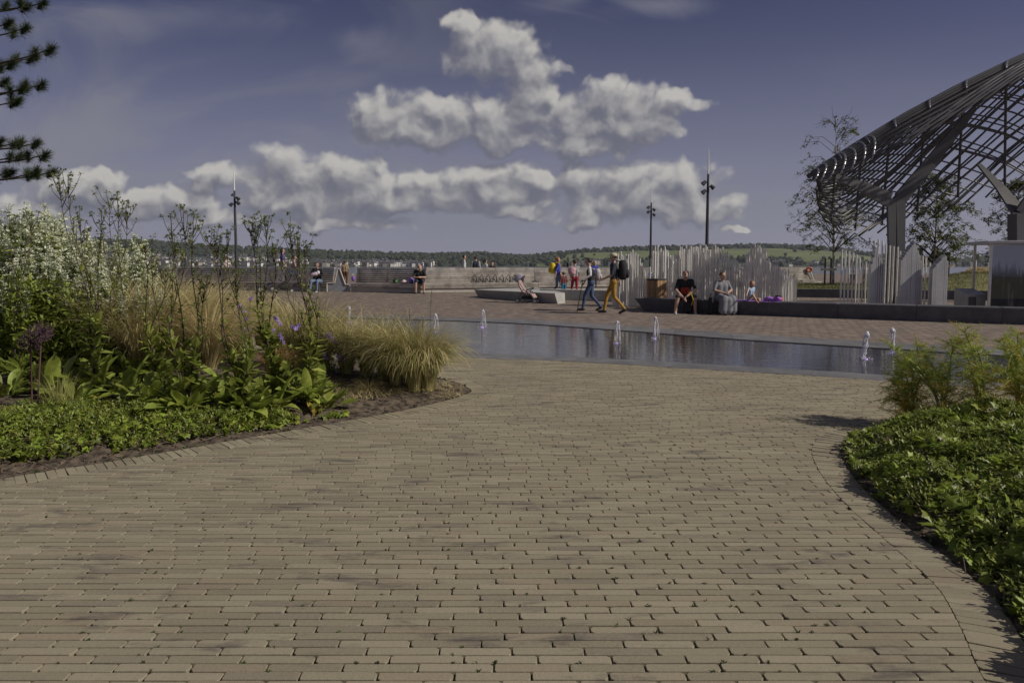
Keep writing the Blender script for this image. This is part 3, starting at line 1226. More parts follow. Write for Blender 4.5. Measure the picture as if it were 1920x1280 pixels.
# ---- angular concrete benches
cb = thing('concrete_bench', 'low angular concrete bench with an undercut dark front, stroller parked before it', 'bench', (0, 0, 0))
bl, brr, be = G(899, 557), G(1046, 569.5), G(1061, 569.5)
zt = .45
tl, tr, te, tb = at(889, 541, bl.y - .12), at(1040, 551, brr.y - .10), at(1060, 549, be.y + .1), at(1005, 537, bl.y + 2.6)
top = [(tl.x, tl.y), (tr.x, tr.y), (te.x, te.y + .3), (tb.x, tb.y), (tl.x + .5, tl.y + .7)]
bot = [(bl.x, bl.y), (brr.x, brr.y), (be.x, be.y + .3), (tb.x, tb.y - .1), (bl.x + .5, bl.y + .6)]
q = MB()
q.loft([(x, y, .05) for x, y in bot], [(x, y, zt) for x, y in top])
q.build('seat_block', [M_conc], cb)
cb2 = thing('concrete_bench', 'sunlit concrete bench wall behind the walking couple', 'bench', (0, 0, 0))
a, b = at(1012, 546, 27.3), at(1196, 552, 25.2)
for k in range(3):
    q = MB()
    p0, p1 = a + (b - a) * (k / 3), a + (b - a) * ((k + 1) / 3)
    d = (b - a).normalized()
    nrm = Vector((-d.y, d.x, 0))
    p0 = p0 + d * .004
    p1 = p1 - d * .004
    A = [(p0.x, p0.y), (p1.x, p1.y), (p1.x + nrm.x * .55, p1.y + nrm.y * .55), (p0.x + nrm.x * .55, p0.y + nrm.y * .55)]
    q.loft([(x, y, .05) for x, y in A], [(x, y, .50) for x, y in A])
    q.build('block', [M_conc], cb2)

# ---- long dark granite seat wall on the right
KW = [G(1207, 583), G(1540, 596), G(1920, 609), Vector((17.5, 14.4, 0)), Vector((24, 11.4, 0))]
KW = catmull(KW, 6)
kw = thing('granite_seat_wall', 'long dark granite seat wall curving past the steel poles, people sitting on it', 'seat wall', (0, 0, 0))
kl = resample(KW, 12 * 4 + 1)
ki = offset_line(kl, .62)
for k in range(12):
    A = kl[k * 4:k * 4 + 5]
    B = ki[k * 4:k * 4 + 5]
    t = (A[-1] - A[0]).normalized() * .004
    outl = [A[0] + t, A[1], A[2], A[3], A[4] - t, B[4] - t, B[3], B[2], B[1], B[0] + t]
    lo = [Vector(p) for p in outl]
    hi = [Vector(p) for p in outl]
    for i in range(5):                     # front leans outward a little
        nn = (B[min(i, 4)] - A[min(i, 4)]).normalized()
        lo[i] = lo[i] + nn * .05
    if k == 0:
        hi[0] = hi[0] - t * 75
        hi[9] = hi[9] - t * 60
    q = MB()
    q.loft([(p.x, p.y, .0) for p in lo], [(p.x, p.y, .395) for p in hi])
    q.loft([(p.x, p.y, .395) for p in hi], [(p.x + (hi[7].x - p.x) * .02, p.y + (hi[7].y - p.y) * .02, .415) for p in hi])
    q.build('granite_block', [M_gran], kw)

# ---- steel poles and fins that stand for waves
def cluster(label, prof, Y, step, kind='pole', depth=.5, jit=5, rad=.026, rows=1, Y2=None):
    a = at(prof[0][0], 560, Y)
    g = thing('wave_sculpture', label, 'sculpture', (a.x, a.y, gz(a.x, a.y)), 0, 'steel pole clusters around the whale sculpture')
    xs_, ys_ = [p[0] for p in prof], [p[1] for p in prof]
    for r in range(rows):
        px = xs_[0] + r * step * .5
        while px <= xs_[-1]:
            u = (px - xs_[0]) / max(1, xs_[-1] - xs_[0])
            yb = (Y + (Y2 - Y) * u if Y2 else Y) + r * depth + (U(-.12, .12) if kind == 'pole' else 0)
            top = float(np.interp(px, xs_, ys_)) + U(-jit, jit) + r * 4
            p = at(px, top, yb)
            z0 = gz(p.x, p.y) + .0
            q = MB()
            if kind == 'pole':
                x, y, z = p.x - a.x, p.y - a.y, p.z - g.location.z
                q.tube([(x, y, z0 - g.location.z - .02), (x, y, z - .02), (x, y, z)], [rad, rad, rad * .97], 8)
                q.build('pole', [M_steel], g, smooth=False)
            else:
                x, y, z = p.x - a.x, p.y - a.y, p.z - g.location.z
                w, dpt, zb = .046, .14, z0 - g.location.z - .02
                q.loft([(x - w / 2, y - dpt / 2, zb), (x + w / 2, y - dpt / 2, zb), (x + w / 2, y + dpt / 2, zb), (x - w / 2, y + dpt / 2, zb)],
                       [(x - w / 2, y - dpt / 2, z - .06), (x + w / 2, y - dpt / 2, z - .03), (x + w / 2, y + dpt / 2, z + .04), (x - w / 2, y + dpt / 2, z)])
                q.build('fin', [M_fin], g)
            px += step * U(.85, 1.15)
    return g


cluster('cluster of round steel poles just behind the man with the backpack', [(1150, 492), (1163, 475), (1172, 482), (1184, 471), (1197, 479), (1206, 500), (1214, 520)], 23.3, 4.6, rows=2)
cluster('broad wave of tall steel poles behind the timber planter and seated man', [(1219, 500), (1226, 462), (1240, 467), (1255, 471), (1262, 484), (1270, 474), (1278, 460), (1290, 467), (1297, 460),
        (1310, 458), (1330, 464), (1350, 466), (1360, 470), (1375, 488), (1397, 500)], 22.9, 4.5, rows=2, jit=7)
cluster('steel poles stepping down in height behind the girl on the towel', [(1400, 478), (1410, 463), (1425, 460), (1434, 463), (1440, 485), (1450, 493), (1465, 500), (1480, 510), (1495, 524)], 22.0, 5.2, rows=2, jit=4)
cluster('row of evenly spaced steel bars left of the whale column', [(1579, 466), (1590, 470), (1605, 478), (1615, 486), (1630, 492)], 20.2, 6.6, jit=2)
cluster('short dense stack of steel fins against the whale column', [(1633, 492), (1641, 462), (1650, 484), (1657, 500)], 19.8, 3.6, 'fin', jit=2)
cluster('tall steel bars standing in front of the whale column', [(1640, 449), (1652, 451), (1668, 458), (1684, 464)], 20.3, 7, jit=3)
cluster('pointed dense stack of steel fins right of the whale column', [(1689, 484), (1700, 468), (1713, 452), (1720, 470), (1727, 494)], 19.5, 3.4, 'fin', jit=1)
cluster('few slender steel bars between two dense fin stacks', [(1688, 470), (1729, 478), (1738, 486), (1747, 492)], 20.6, 7, jit=3)
cluster('rounded dense stack of steel fins beside the glass kiosk', [(1748, 500), (1757, 490), (1766, 480), (1772, 478), (1775, 492)], 19.2, 3.4, 'fin', jit=1)
# mirror ball on a pole between clusters
p = at(1219, 512, 23.0)
mball = thing('mirror_ball_post', 'shiny steel ball on a thin post between pole clusters', 'post', (p.x, p.y, gz(p.x, p.y)))
q = MB()
q.tube([(0, 0, 0), (0, 0, p.z - .25)], .02, 8)
q.build('post', [M_steel], mball)
q = MB()
q.ball((0, 0, p.z - .1 - mball.location.z), (.13, .13, .19), 16, 12)
q.build('ball', [mat('mirror_steel', (.7, .7, .7), .05, .02, 3, metal=1.0)], mball, smooth=True)

# ---- timber clad planter box
p = G(1230, 574)
p = at(1231, 560, 22.3)
tp = thing('timber_bin', 'square timber clad bin with dark top behind the granite seat wall', 'bin', (p.x, p.y, 0), R(38))
q = MB()
q.box((0, 0, .5), (.40, .40, .96))
q.box((0, 0, 1.0), (.47, .47, .05))
q.build('core', [M_dark], tp)
M_bin = mat('oiled_timber', (0.36, 0.225, 0.11), .7, .2, 8, island=.2, bump=.2)
for s in range(4):
    for k in range(6):
        q = MB()
        off = -.185 + .074 * k
        q.bbox((0, 0, 0), (.066, .022, .92), .005)
        o = q.build('slat', [M_bin], tp)
        a = s * PI / 2
        o.location = (off * math.cos(a) + .215 * math.sin(a), off * math.sin(a) - .215 * math.cos(a), .5)
        o.rotation_euler = (0, 0, a)

# ---- whale sculpture: lattice shell of steel tubes on forked columns
# stations along the body: near edge, crest, far edge as pixels, seen from the camera's side
US = [0, .08, .2, .36, .55, .75, 1.0, 1.3]
NEAR = [(1516, 340), (1546, 340), (1620, 308), (1700, 268), (1800, 214), (1905, 152), (2040, 85), (2220, 20)]
CREST = [(1512, 330), (1545, 306), (1598, 272), (1694, 214), (1795, 160), (1905, 108), (2040, 50), (2220, -10)]
FAR = [(1530, 350), (1535, 395), (1575, 440), (1660, 425), (1760, 385), (1880, 352), (2040, 345), (2220, 345)]


def pl_interp(P, u):
    return np.interp(u, US, [p[0] for p in P]), np.interp(u, US, [p[1] for p in P])


def shell(u, v):
    """v 0 near edge, .3 crest, 1 far edge"""
    n_, c_, f_ = pl_interp(NEAR, u), pl_interp(CREST, u), pl_interp(FAR, u)
    wid = .35 + .65 * min(1, u / .35)
    if v < .3:
        k = v / .3
        s = math.sin(k * PI / 2)
        px = n_[0] + (c_[0] - n_[0]) * k
        py = n_[1] + (c_[1] - n_[1]) * s
        Y = 19.0 + 1.6 * (1 - math.cos(k * PI / 2)) * wid + (1 - wid) * 1.2
    else:
        k = (v - .3) / .7
        px = c_[0] + (f_[0] - c_[0]) * k
        py = c_[1] + (f_[1] - c_[1]) * (1 - math.cos(k * PI / 2)) ** .85
        Y = 19.0 + (1.6 + 3.6 * math.sin(k * PI / 2)) * wid + (1 - wid) * 1.2
    return at(px, py, Y)


base = at(1676, 560, 21.3)
wh = thing('whale_sculpture', 'giant whale sculpture, a lattice shell of steel tubes on forked columns', 'sculpture', (base.x, base.y, 0))
org = Vector(wh.location)


def shell_tube(name, path, r, n=6, mtl=None):
    pts = [shell(u, v) - org for u, v in path]
    q = MB()
    q.tube(pts, r, n)
    return q.build(name, [mtl or M_tube], wh, smooth=True)


def uv_line(u0, v0, u1, v1, n=22, wob=0.0):
    return [(u0 + (u1 - u0) * k / n, v0 + (v1 - v0) * k / n) for k in range(n + 1)]


# long tubes that follow the back: they run up from the lower edge towards the crest
for k in range(38):
    v0 = 1.0
    u0 = .02 + k * .033
    u1 = min(1.28, u0 + .62 + .18 * random.random())
    v1 = .36 + .10 * random.random()
    shell_tube('tube', uv_line(u0 - .015, v0 + U(-.01, .05), u1, v1), .033)
for k in range(26):
    v0 = .40 + k * .024
    shell_tube('tube', uv_line(.01 + .003 * k, v0, .03 + .03 * k + .22, .36), .036)
# flatter tubes across them
for k in range(36):
    u0 = .05 + k * .031
    shell_tube('tube', uv_line(u0, .33 + U(0, .04), min(1.28, u0 + .78 + U(-.05, .05)), .99), .026)
for k in range(12):
    shell_tube('tube', uv_line(.05, .40 + k * .05, .15 + .62 * (1 - k / 12), .99), .026)
# bundle of tubes along the ridge
for k in range(9):
    v = .03 + k * .036
    shell_tube('ridge_tube', uv_line(.0 + .02 * (k % 3), v, 1.28, v + .01 * math.sin(k * 2), 30), .032)
# tube ends along the near edge
for k in range(7):
    u0 = .22 + k * .095
    shell_tube('ridge_tube', uv_line(u0, .02 - .03, u0 + .6, .16, 16), .038)
# looped ribs of the nose
M_loop = mat('polished_nose_rib', (0.34, 0.34, 0.35), .32, .05, 3, metal=.7)
for k in range(7):
    u = .025 + k * .034
    shell_tube('nose_rib', [(u + .028 * math.sin(PI * j / 14), .0 + .34 * j / 14) for j in range(15)], .036, 6, M_loop)
# transverse ribs
for u0 in (.14, .24, .33, .45, .58, .72, .86, 1.0, 1.15):
    shell_tube('rib', [(u0 + .12 * (1 - abs(1 - u0)) * (v - .3) * .6, v) for v in np.linspace(.16, .99, 20)], .046)


def plate(name, pts, w, th=.10):
    """flat steel member through pts: width list w across, thickness th in depth"""
    q = MB()
    pts = [Vector(p) for p in pts]
    vs = []
    for i, p in enumerate(pts):
        d = pts[min(i + 1, len(pts) - 1)] - pts[max(i - 1, 0)]
        d.normalize()
        s = d.cross(Vector((0, 1, 0)))
        s.normalize()
        for a, b in ((-1, -1), (1, -1), (1, 1), (-1, 1)):
            vs.append(p + s * a * w[i] / 2 + Vector((0, 1, 0)) * b * th / 2)
    fs = [(3, 2, 1, 0)]
    for i in range(len(pts) - 1):
        for k in range(4):
            j = (k + 1) % 4
            fs.append((i * 4 + k, i * 4 + j, i * 4 + 4 + j, i * 4 + 4 + k))
    m = (len(pts) - 1) * 4
    fs.append((m, m + 1, m + 2, m + 3))
    q.add(vs, fs)
    return q.build(name, [M_grey], wh)


fork = at(1678, 372, 21.3) - org
plate('column', [(-.13, 0, 0), (-.13, 0, 2.0), tuple(at(1671, 372, 21.3) - org)], [.22, .22, .26])
plate('column', [(.14, .0, 0), (.14, .0, 2.0), tuple(at(1688, 366, 21.3) - org)], [.24, .24, .30])
plate('column_arm', [at(1668, 375, 21.3) - org, at(1620, 352, 21.0) - org, at(1566, 331, 20.6) - org], [.46, .34, .12])
plate('column_arm', [at(1688, 372, 21.3) - org, at(1745, 305, 21.2) - org, at(1790, 248, 21.0) - org, at(1828, 202, 20.6) - org], [.42, .38, .28, .14])
plate('column', [at(1912, 590, 20.5) - org, at(1912, 400, 20.5) - org], [.42, .46], .4)
plate('column_arm', [at(1912, 400, 20.5) - org, at(1876, 352, 21.2) - org, at(1835, 308, 22.0) - org], [.44, .3, .12], .08)
plate('column_arm', [at(1915, 400, 20.5) - org, at(1960, 330, 20.4) - org, at(2010, 250, 20.2) - org], [.4, .3, .14], .08)

# ---- mast lamps
def mast(px, ptop, Y, lab, heads):
    H = 9.6
    b = at(px, 500, Y)
    z0 = .2
    top = at(px, ptop, Y)
    H = top.z - z0
    o = thing('mast_lamp', lab, 'street lamp', (b.x, b.y, z0), 0, 'tall mast lamps on the waterfront')
    q = MB()
    q.tube([(0, 0, 0), (0, 0, .35), (0, 0, .36), (0, 0, H * .70), (0, 0, H * .81)], [.17, .17, .14, .095, .075], 12)
    q.build('mast', [M_dark], o, smooth=False)
    q = MB()
    q.tube([(0, 0, H * .81), (0, 0, H * .98), (0, 0, H)], [.06, .03, .006], 8)
    q.build('spike', [M_white], o)
    for (sx, hz, fl) in heads:
        q = MB()
        c = Vector((sx * .27, -.05 * fl, H * hz))
        q.tube([(0, 0, H * hz), c], .03, 6)
        q.tube([c + Vector((-.10 * sx, 0, .10)), c + Vector((.05 * sx, 0, -.04)), c + Vector((.14 * sx, 0, -.12))], [.10, .15, .17], 12)
        q.build('spotlight', [M_dark], o)


mast(443.5, 318, 60, 'dark mast lamp with white spike behind the shaded timber bench', [(-1, .685, 1), (1, .74, 1), (1, .70, 1), (-.4, .77, 1)])
mast(1219.5, 347, 72, 'dark mast lamp rising behind the gap between pole clusters', [(1, .735, 1), (-1, .71, 1), (1, .68, 1), (-1, .76, 1)])
mast(1324.5, 278, 49, 'tallest looking dark mast lamp behind the broad wave of poles', [(-1, .745, 1), (1, .715, 1), (-1, .68, 1)])

# ---- lawn behind a low wall, kiosk, steel bin
lw = thing('low_wall', 'low dark retaining wall in front of the lawn', 'wall', (0, 0, 0))
la, lb = at(1440, 553, 28.6), at(2100, 560, 25.0)
d = (lb - la)
for k in range(7):
    p0, p1 = la + d * (k / 7), la + d * ((k + 1) / 7)
    nn = Vector((-d.y, d.x, 0)).normalized() * .35
    t = d.normalized() * .004
    q = MB()
    A = [p0 + t, p1 - t, p1 - t + nn, p0 + t + nn]
    q.loft([(p.x, p.y, .02) for p in A], [(p.x, p.y, .47) for p in A])
    q.build('wall_block', [M_gran], lw)
q = MB()
nx, ny = 36, 16
def lawn_z(i, j):
    u, v = i / nx, j / ny
    return .43 + .62 * max(0, min(1, (u - .35) / .3)) ** 1.3 * math.sin(min(1, v * 1.6) * PI / 2) + .05 * noise.noise((i * .5, j * .5, 1)) * (j > 0)
for j in range(ny + 1):
    for i in range(nx + 1):
        p = la + d * (i / nx)
        q.v.append((p.x + j * .35, p.y + .33 + j * .62, lawn_z(i, j)))
for j in range(ny):
    for i in range(nx):
        a0 = j * (nx + 1) + i
        q.f.append((a0, a0 + 1, a0 + nx + 2, a0 + nx + 1))
        q.mi.append(0)
# lawn skirt so that it is a solid bank
M_lawn = mat('lawn', (0.105, 0.115, 0.028), .95, .3, 1.2, coords='World', bump=.8, bscale=30, col2=(.15, .14, .05))
lawn = tag(q.build('lawn', [M_lawn], smooth=True), kind='structure')
q = MB()
for k in range(9000):
    i, j = U(0, nx - .01), U(0.2, ny)
    p = la + d * (i / nx)
    x, y, z = p.x + j * .35, p.y + .33 + j * .62, lawn_z(i, j)
    a = U(0, 6.28)
    h = U(.04, .11)
    q.add([(x - .012, y, z - .02), (x + .012, y, z - .02), (x + .05 * math.cos(a), y + .05 * math.sin(a), z + h)], [(0, 1, 2)])
M_blade = mat('lawn_grass', (0.12, 0.125, 0.038), .9, .3, 2, island=.4, trans=.3, coords='World')
tag(q.build('lawn_grass', [M_blade]), 'rough grass of the lawn behind the low wall', 'grass', kind='stuff')

kp = at(1852, 578, 19.3)
ko = thing('glass_kiosk', 'glazed display kiosk with flat steel roof beside the whale column', 'kiosk', (kp.x, kp.y, 0), R(-14))
q = MB()
q.bbox((1.1, .6, 2.10), (2.5, 1.5, .09), .01)
q.build('roof', [M_fin], ko)
for (x, y) in ((.03, .03), (1.02, .0), (1.33, .0), (2.2, .03), (.03, 1.15), (2.2, 1.15)):
    q = MB()
    q.box((x, y, 1.03), (.06, .06, 2.06))
    q.build('post', [M_steel], ko)
mk = bpy.data.materials.new('display_panel')
mk.use_nodes = True
t = NT(mk.node_tree)
bs = mk.node_tree.nodes['Principled BSDF']
oc = t.n('ShaderNodeTexCoord').outputs['Object']
sp = t.n('ShaderNodeSeparateXYZ', ins={0: oc})
st = t.n('ShaderNodeVectorMath', operation='MULTIPLY', ins={0: oc, 1: (16, 16, .9)}).outputs[0]
ns = t.noise(st, 1.0, 3, .6)
edge = t.ss(t.m('ADD', sp.outputs[2], t.m('MULTIPLY_ADD', ns, 1.6, -.8)), 1.40, 1.30)
c = t.mix(edge, (.78, .78, .88), t.mix(t.ss(ns, .56, .66), (.022, .02, .018), (.55, .48, .45)))
t.put(bs.inputs['Base Color'], c)
bs.inputs['Roughness'].default_value = .45
q = MB()
q.box((.52, .12, 1.05), (.92, .03, 1.94))
q.build('display_panel', [mk], ko)
q = MB()
q.box((1.78, .12, 1.05), (.78, .03, 1.94))
q.build('display_panel', [mk], ko)
mg = bpy.data.materials.new('kiosk_glass')
mg.use_nodes = True
t = NT(mg.node_tree)
gl = t.n('ShaderNodeBsdfGlossy', ins={'Roughness': .02, 'Color': (.9, .9, .95, 1)})
tr = t.n('ShaderNodeBsdfTransparent', ins={'Color': (.85, .87, .88, 1)})
fr = t.n('ShaderNodeFresnel', ins={'IOR': 1.5})
mx = t.n('ShaderNodeMixShader', ins={0: t.m('ADD', fr.outputs[0], .08), 1: tr.outputs[0], 2: gl.outputs[0]})
t.put(mg.node_tree.nodes['Material Output'].inputs[0], mx.outputs[0])
for (x, w) in ((.52, .90), (1.78, .78)):
    q = MB()
    q.box((x, .04, 1.05), (w, .012, 1.98))
    q.build('glass_pane', [mg], ko)

sb = at(1811, 578, 19.7)
so = thing('steel_bin', 'low brushed steel cabinet with sloping top beside the kiosk', 'bin', (sb.x, sb.y, 0))
q = MB()
q.loft([(0, 0, 0), (0, 0, .62), (0, .55, .78), (0, .55, 0)], [(.56, 0, 0), (.56, 0, .62), (.56, .55, .78), (.56, .55, 0)])
q.build('body', [M_fin], so)
q = MB()
q.bbox((.17, -.012, .38), (.22, .02, .34), .008)
q.build('door', [M_grey], so)
# signal post on the lawn edge
p = at(1828, 522, 44)
so = thing('signal_post', 'thin pale post with a dark lamp head beyond the lawn', 'post', (p.x, p.y, .2))
hp = at(1828, 478, 44).z - .2
q = MB()
q.tube([(0, 0, 0), (0, 0, hp - .2)], .05, 8)
q.build('post', [M_white], so)
q = MB()
q.bbox((.02, -.03, hp - .1), (.24, .2, .36), .03)
q.build('lamp_head', [M_dark], so)
# orange life-ring stand at the bench end
p = at(1516, 528, 38.6)
lr = thing('lifebuoy_stand', 'leaning white stand with an orange lifebuoy at the bench end', 'lifebuoy', (p.x, p.y, .2))
q = MB()
q.tube([(.32, 0, .3), (.02, 0, 1.15)], .03, 6)
q.tube([(.32, 0, .3), (.75, 0, .3)], .03, 6)
q.tube([(.32, 0, 0), (.32, 0, .3)], .03, 6)
q.build('stand', [M_white], lr)
q = MB()
q.tube([(.0 + 0.15 * math.cos(a), -.05, 1.0 + .10 * math.sin(a)) for a in np.linspace(0, 2 * PI, 19)], .055, 8)
q.build('lifebuoy', [mat('lifebuoy_orange', (.40, .09, .03), .5, .1, 5)], lr, smooth=True)

# ================================================================== PEOPLE
M_eye = mat('eye', (.02, .02, .02), .3, .05, 5)
M_lip = mat('lip', (.30, .12, .10), .5, .05, 5)
SKIN = mat('skin', (.46, .29, .21), .55, .06, 12)
SKIN2 = mat('skin_tanned', (.38, .23, .16), .55, .06, 12)


def cloth(name, c, var=.18, **k):
    return mat(name, c, .85, var, 9, bump=.3, bscale=25, **k)


def STAND():
    return dict(pel=(0, 0, .97), waist=(0, 0, 1.12), chest=(0, 0, 1.32), neck=(0, -.005, 1.49), head=(0, .02, 1.645),
                shR=(.18, 0, 1.43), elR=(.235, -.03, 1.14), wrR=(.235, .07, .90), shL=(-.18, 0, 1.43), elL=(-.235, -.03, 1.14), wrL=(-.235, .07, .90),
                hipR=(.085, 0, .93), knR=(.10, .02, .50), anR=(.10, -.03, .085), hipL=(-.085, 0, .93), knL=(-.10, .02, .50), anL=(-.10, -.03, .085))


def WALK(front='R'):
    J = STAND()
    b = 'L' if front == 'R' else 'R'
    sx = lambda s: .09 if s == 'R' else -.09
    J['kn' + front] = (sx(front), .20, .52)
    J['an' + front] = (sx(front), .27, .10)
    J['kn' + b] = (sx(b), -.02, .50)
    J['an' + b] = (sx(b), -.32, .16)
    for s, d in ((front, -1), (b, 1)):
        J['el' + s] = (sx(s) * 2.5, d * .10 - .03, 1.16)
        J['wr' + s] = (sx(s) * 2.6, d * .20 + .04, .94)
    return J


def SIT(lean=0.0, spread=.13, drop=0.0):
    J = dict(pel=(0, 0, .55), waist=(0, .01, .70), chest=(0, .02, .91), neck=(0, .03, 1.08), head=(0, .07, 1.235),
             shR=(.18, .02, 1.02), elR=(.25, .06, .76), wrR=(.14, .27, .66), shL=(-.18, .02, 1.02), elL=(-.25, .06, .76), wrL=(-.14, .27, .66),
             hipR=(.09, .02, .53), knR=(spread, .44, .53), anR=(spread, .42, .09), hipL=(-.09, .02, .53), knL=(-spread, .44, .53), anL=(-spread, .42, .09))
    c, s = math.cos(lean), math.sin(lean)
    for k in ('waist', 'chest', 'neck', 'head', 'shR', 'shL', 'elR', 'elL'):
        x, y, z = J[k]
        dy, dz = y, z - .55
        J[k] = (x, dy * c + dz * s, .55 + dz * c - dy * s)
    return J


def capsule(q, a, b, ra, rb):
    a, b = Vector(a), Vector(b)
    if (b - a).length < 1e-4:
        b = a + Vector((0, 0, .002))
    q.tube([a, b], [ra, rb], 12)
    q.ball(a, ra, 12, 8)
    q.ball(b, rb, 12, 8)


def person(label, loc, rz, J, wear, height=1.75, fat=1.0, look=(0, 0), hair=None, hair_kind='short', hat=None, skin=SKIN, group=None, extra=(), child=False, printm=None):
    """one continuous body: limbs and trunk are fused, then coloured by the body part each face belongs to"""
    k = height / 1.75
    V = {n: Vector(p) for n, p in J.items()}
    yaw, nod = look
    segs = []

    def seg(a, b, ra, rb, reg):
        segs.append((Vector(a), Vector(b), ra, rb, reg))
    f = fat
    X = Vector((1, 0, 0))
    for s in (-1, 1):
        seg(V['pel'] + X * s * .070 * f, V['waist'] + X * s * .060 * f, .108 * f, .098 * f, 'top')
        seg(V['waist'] + X * s * .060 * f, V['chest'] + X * s * .075, .098 * f, .110 * min(f, 1.15), 'top')
        seg(V['pel'] + X * s * .075 * f + Vector((0, 0, -.03)), V['pel'] + X * s * .070 * f, .115 * f, .112 * f, 'bottom')
    seg(V['shL'] * .92 + V['chest'] * .08, V['shR'] * .92 + V['chest'] * .08, .072, .072, 'top')
    seg(V['chest'], (V['shL'] + V['shR']) / 2 + Vector((0, 0, .02)), .11, .07, 'top')
    seg((V['shL'] + V['shR']) / 2 + Vector((0, 0, .02)), V['head'] + Vector((0, -.01, -.06)), .058, .054, 'skin')
    hs = 1.18 if child else 1.0
    hd = V['head']
    Rm = Matrix.Rotation(yaw, 4, 'Z') @ Matrix.Rotation(-nod, 4, 'X')
    hp = lambda x, y, z: hd + (Rm @ Vector((x, y, z))) * hs
    seg(hp(0, -.012, .035), hp(0, .012, -.03), .092 * hs, .074 * hs, 'skin')
    seg(hp(0, .035, -.06), hp(0, .048, -.085), .045 * hs, .035 * hs, 'skin')
    seg(hp(0, .088, .0), hp(0, .108, -.025), .012 * hs, .017 * hs, 'skin')
    for s in (-1, 1):
        seg(hp(.085 * s, -.01, -.01), hp(.09 * s, -.015, .02), .016 * hs, .018 * hs, 'skin')
    for s in 'LR':
        seg(V['sh' + s], V['el' + s], .060 * min(f, 1.2), .046, 'sleeve')
        seg(V['el' + s], V['wr' + s], .046, .031, 'fore')
        d = (V['wr' + s] - V['el' + s]).normalized()
        seg(V['wr' + s], V['wr' + s] + d * .07, .030, .034, 'hand')
        seg(V['hip' + s], V['kn' + s], .092 * f, .062 * min(f, 1.15), 'thigh')
        seg(V['kn' + s], V['an' + s], .060 * min(f, 1.15), .043, 'shin')
        fd = Vector((0, 1, 0))
        if V['an' + s].z > .13:
            fd = Vector((0, .85, -.5))
        seg(V['an' + s] + Vector((0, -.03, -.035)), V['an' + s] + fd * .16 + Vector((0, 0, -.042)), .046, .040, 'shoe')
    for e in extra:
        seg(*e)
    q = MB()
    for (a, b, ra, rb, reg) in segs:
        capsule(q, a, b, ra, rb)
    me = q.mesh('person')
    tmp = bpy.data.objects.new('tmp', me)
    C.objects.link(tmp)
    md = tmp.modifiers.new('r', 'REMESH')
    md.mode = 'VOXEL'
    md.voxel_size = .0165
    md.use_smooth_shade = True
    sm = tmp.modifiers.new('s', 'SMOOTH')
    sm.factor = .5
    sm.iterations = 3
    dg = bpy.context.evaluated_depsgraph_get()
    body = bpy.data.meshes.new_from_object(tmp.evaluated_get(dg))
    bpy.data.objects.remove(tmp)
    n = len(body.polygons)
    cen = np.empty(n * 3)
    body.polygons.foreach_get('center', cen)
    cen = cen.reshape(-1, 3)
    best = np.full(n, 1e9)
    reg = np.zeros(n, int)
    regs = ['top', 'bottom', 'sleeve', 'fore', 'hand', 'thigh', 'shin', 'shoe', 'skin', 'extra']
    for (a, b, ra, rb, rg) in segs:
        A, B = np.array(a), np.array(b)
        ab = B - A
        t = np.clip(((cen - A) @ ab) / max(1e-9, ab @ ab), 0, 1)
        dd = np.linalg.norm(cen - A - t[:, None] * ab, axis=1) - (ra + (rb - ra) * t)
        w = dd < best
        best[w] = dd[w]
        reg[w] = regs.index(rg)
    body.materials.clear()
    w = dict(top=None, bottom=None, skin=skin, hand=skin)
    w.update(wear)
    w.setdefault('sleeve', w['top'])
    w.setdefault('fore', skin)
    w.setdefault('thigh', w['bottom'])
    w.setdefault('shin', w['bottom'])
    w.setdefault('shoe', mat('dark_shoe', (.03, .028, .028), .6))
    w.setdefault('extra', w['bottom'])
    for r in regs:
        body.materials.append(w[r])
    nor = np.empty(n * 3)
    body.polygons.foreach_get('normal', nor)
    nor = nor.reshape(-1, 3)
    if printm is not None:
        z0, z1 = printm[1]
        mk_ = (reg == 0) & (np.abs(cen[:, 0]) < .125) & (cen[:, 2] > z0) & (cen[:, 2] < z1) & (nor[:, 1] > .15)
        reg[mk_] = 12
    # fingers, eyes and mouth are added to the same mesh
    fq = MB()
    for s in 'LR':
        d = (V['wr' + s] - V['el' + s]).normalized()
        side = d.cross(Vector((0, 0, 1)))
        if side.length < .1:
            side = Vector((0, 1, 0))
        side.normalize()
        nrm = side.cross(d)
        sg = 1 if s == 'R' else -1
        pb = V['wr' + s] + d * .075
        for i, ln in enumerate((.065, .078, .072, .056)):
            o = pb + side * (.027 - .018 * i)
            fq.tube([o, o + d * ln * .45 + nrm * .002, o + d * ln * .75 - nrm * .012, o + d * ln * .9 - nrm * .028], [.0095, .0088, .008, .006], 6, 4)
        o = V['wr' + s] + d * .03 + side * .026
        fq.tube([o, o + d * .03 + side * .022, o + d * .058 + side * .026 - nrm * .008], [.011, .0095, .007], 6, 4)
    for s in (-1, 1):
        fq.ball(hp(.033 * s, .083, .008), .011 * hs, 8, 6, 10)
    fq.tube([hp(-.025, .086, -.052), hp(0, .092, -.053), hp(.025, .086, -.052)], .006 * hs, 5, 11)
    body.materials.append(M_eye)
    body.materials.append(M_lip)
    body.materials.append(printm[0] if printm else M_lip)
    nv = len(body.vertices)
    vco = np.empty(nv * 3)
    body.vertices.foreach_get('co', vco)
    polys = [tuple(p.vertices) for p in body.polygons]
    vs = [tuple(v) for v in vco.reshape(-1, 3)] + fq.v
    fs = polys + [tuple(i + nv for i in fc) for fc in fq.f]
    mi = list(reg) + fq.mi
    nm = bpy.data.meshes.new('body')
    nm.from_pydata(vs, [], fs)
    nm.polygons.foreach_set('material_index', [int(i) for i in mi])
    nm.polygons.foreach_set('use_smooth', [True] * len(fs))
    for m_ in body.materials:
        nm.materials.append(m_)
    bpy.data.meshes.remove(body)
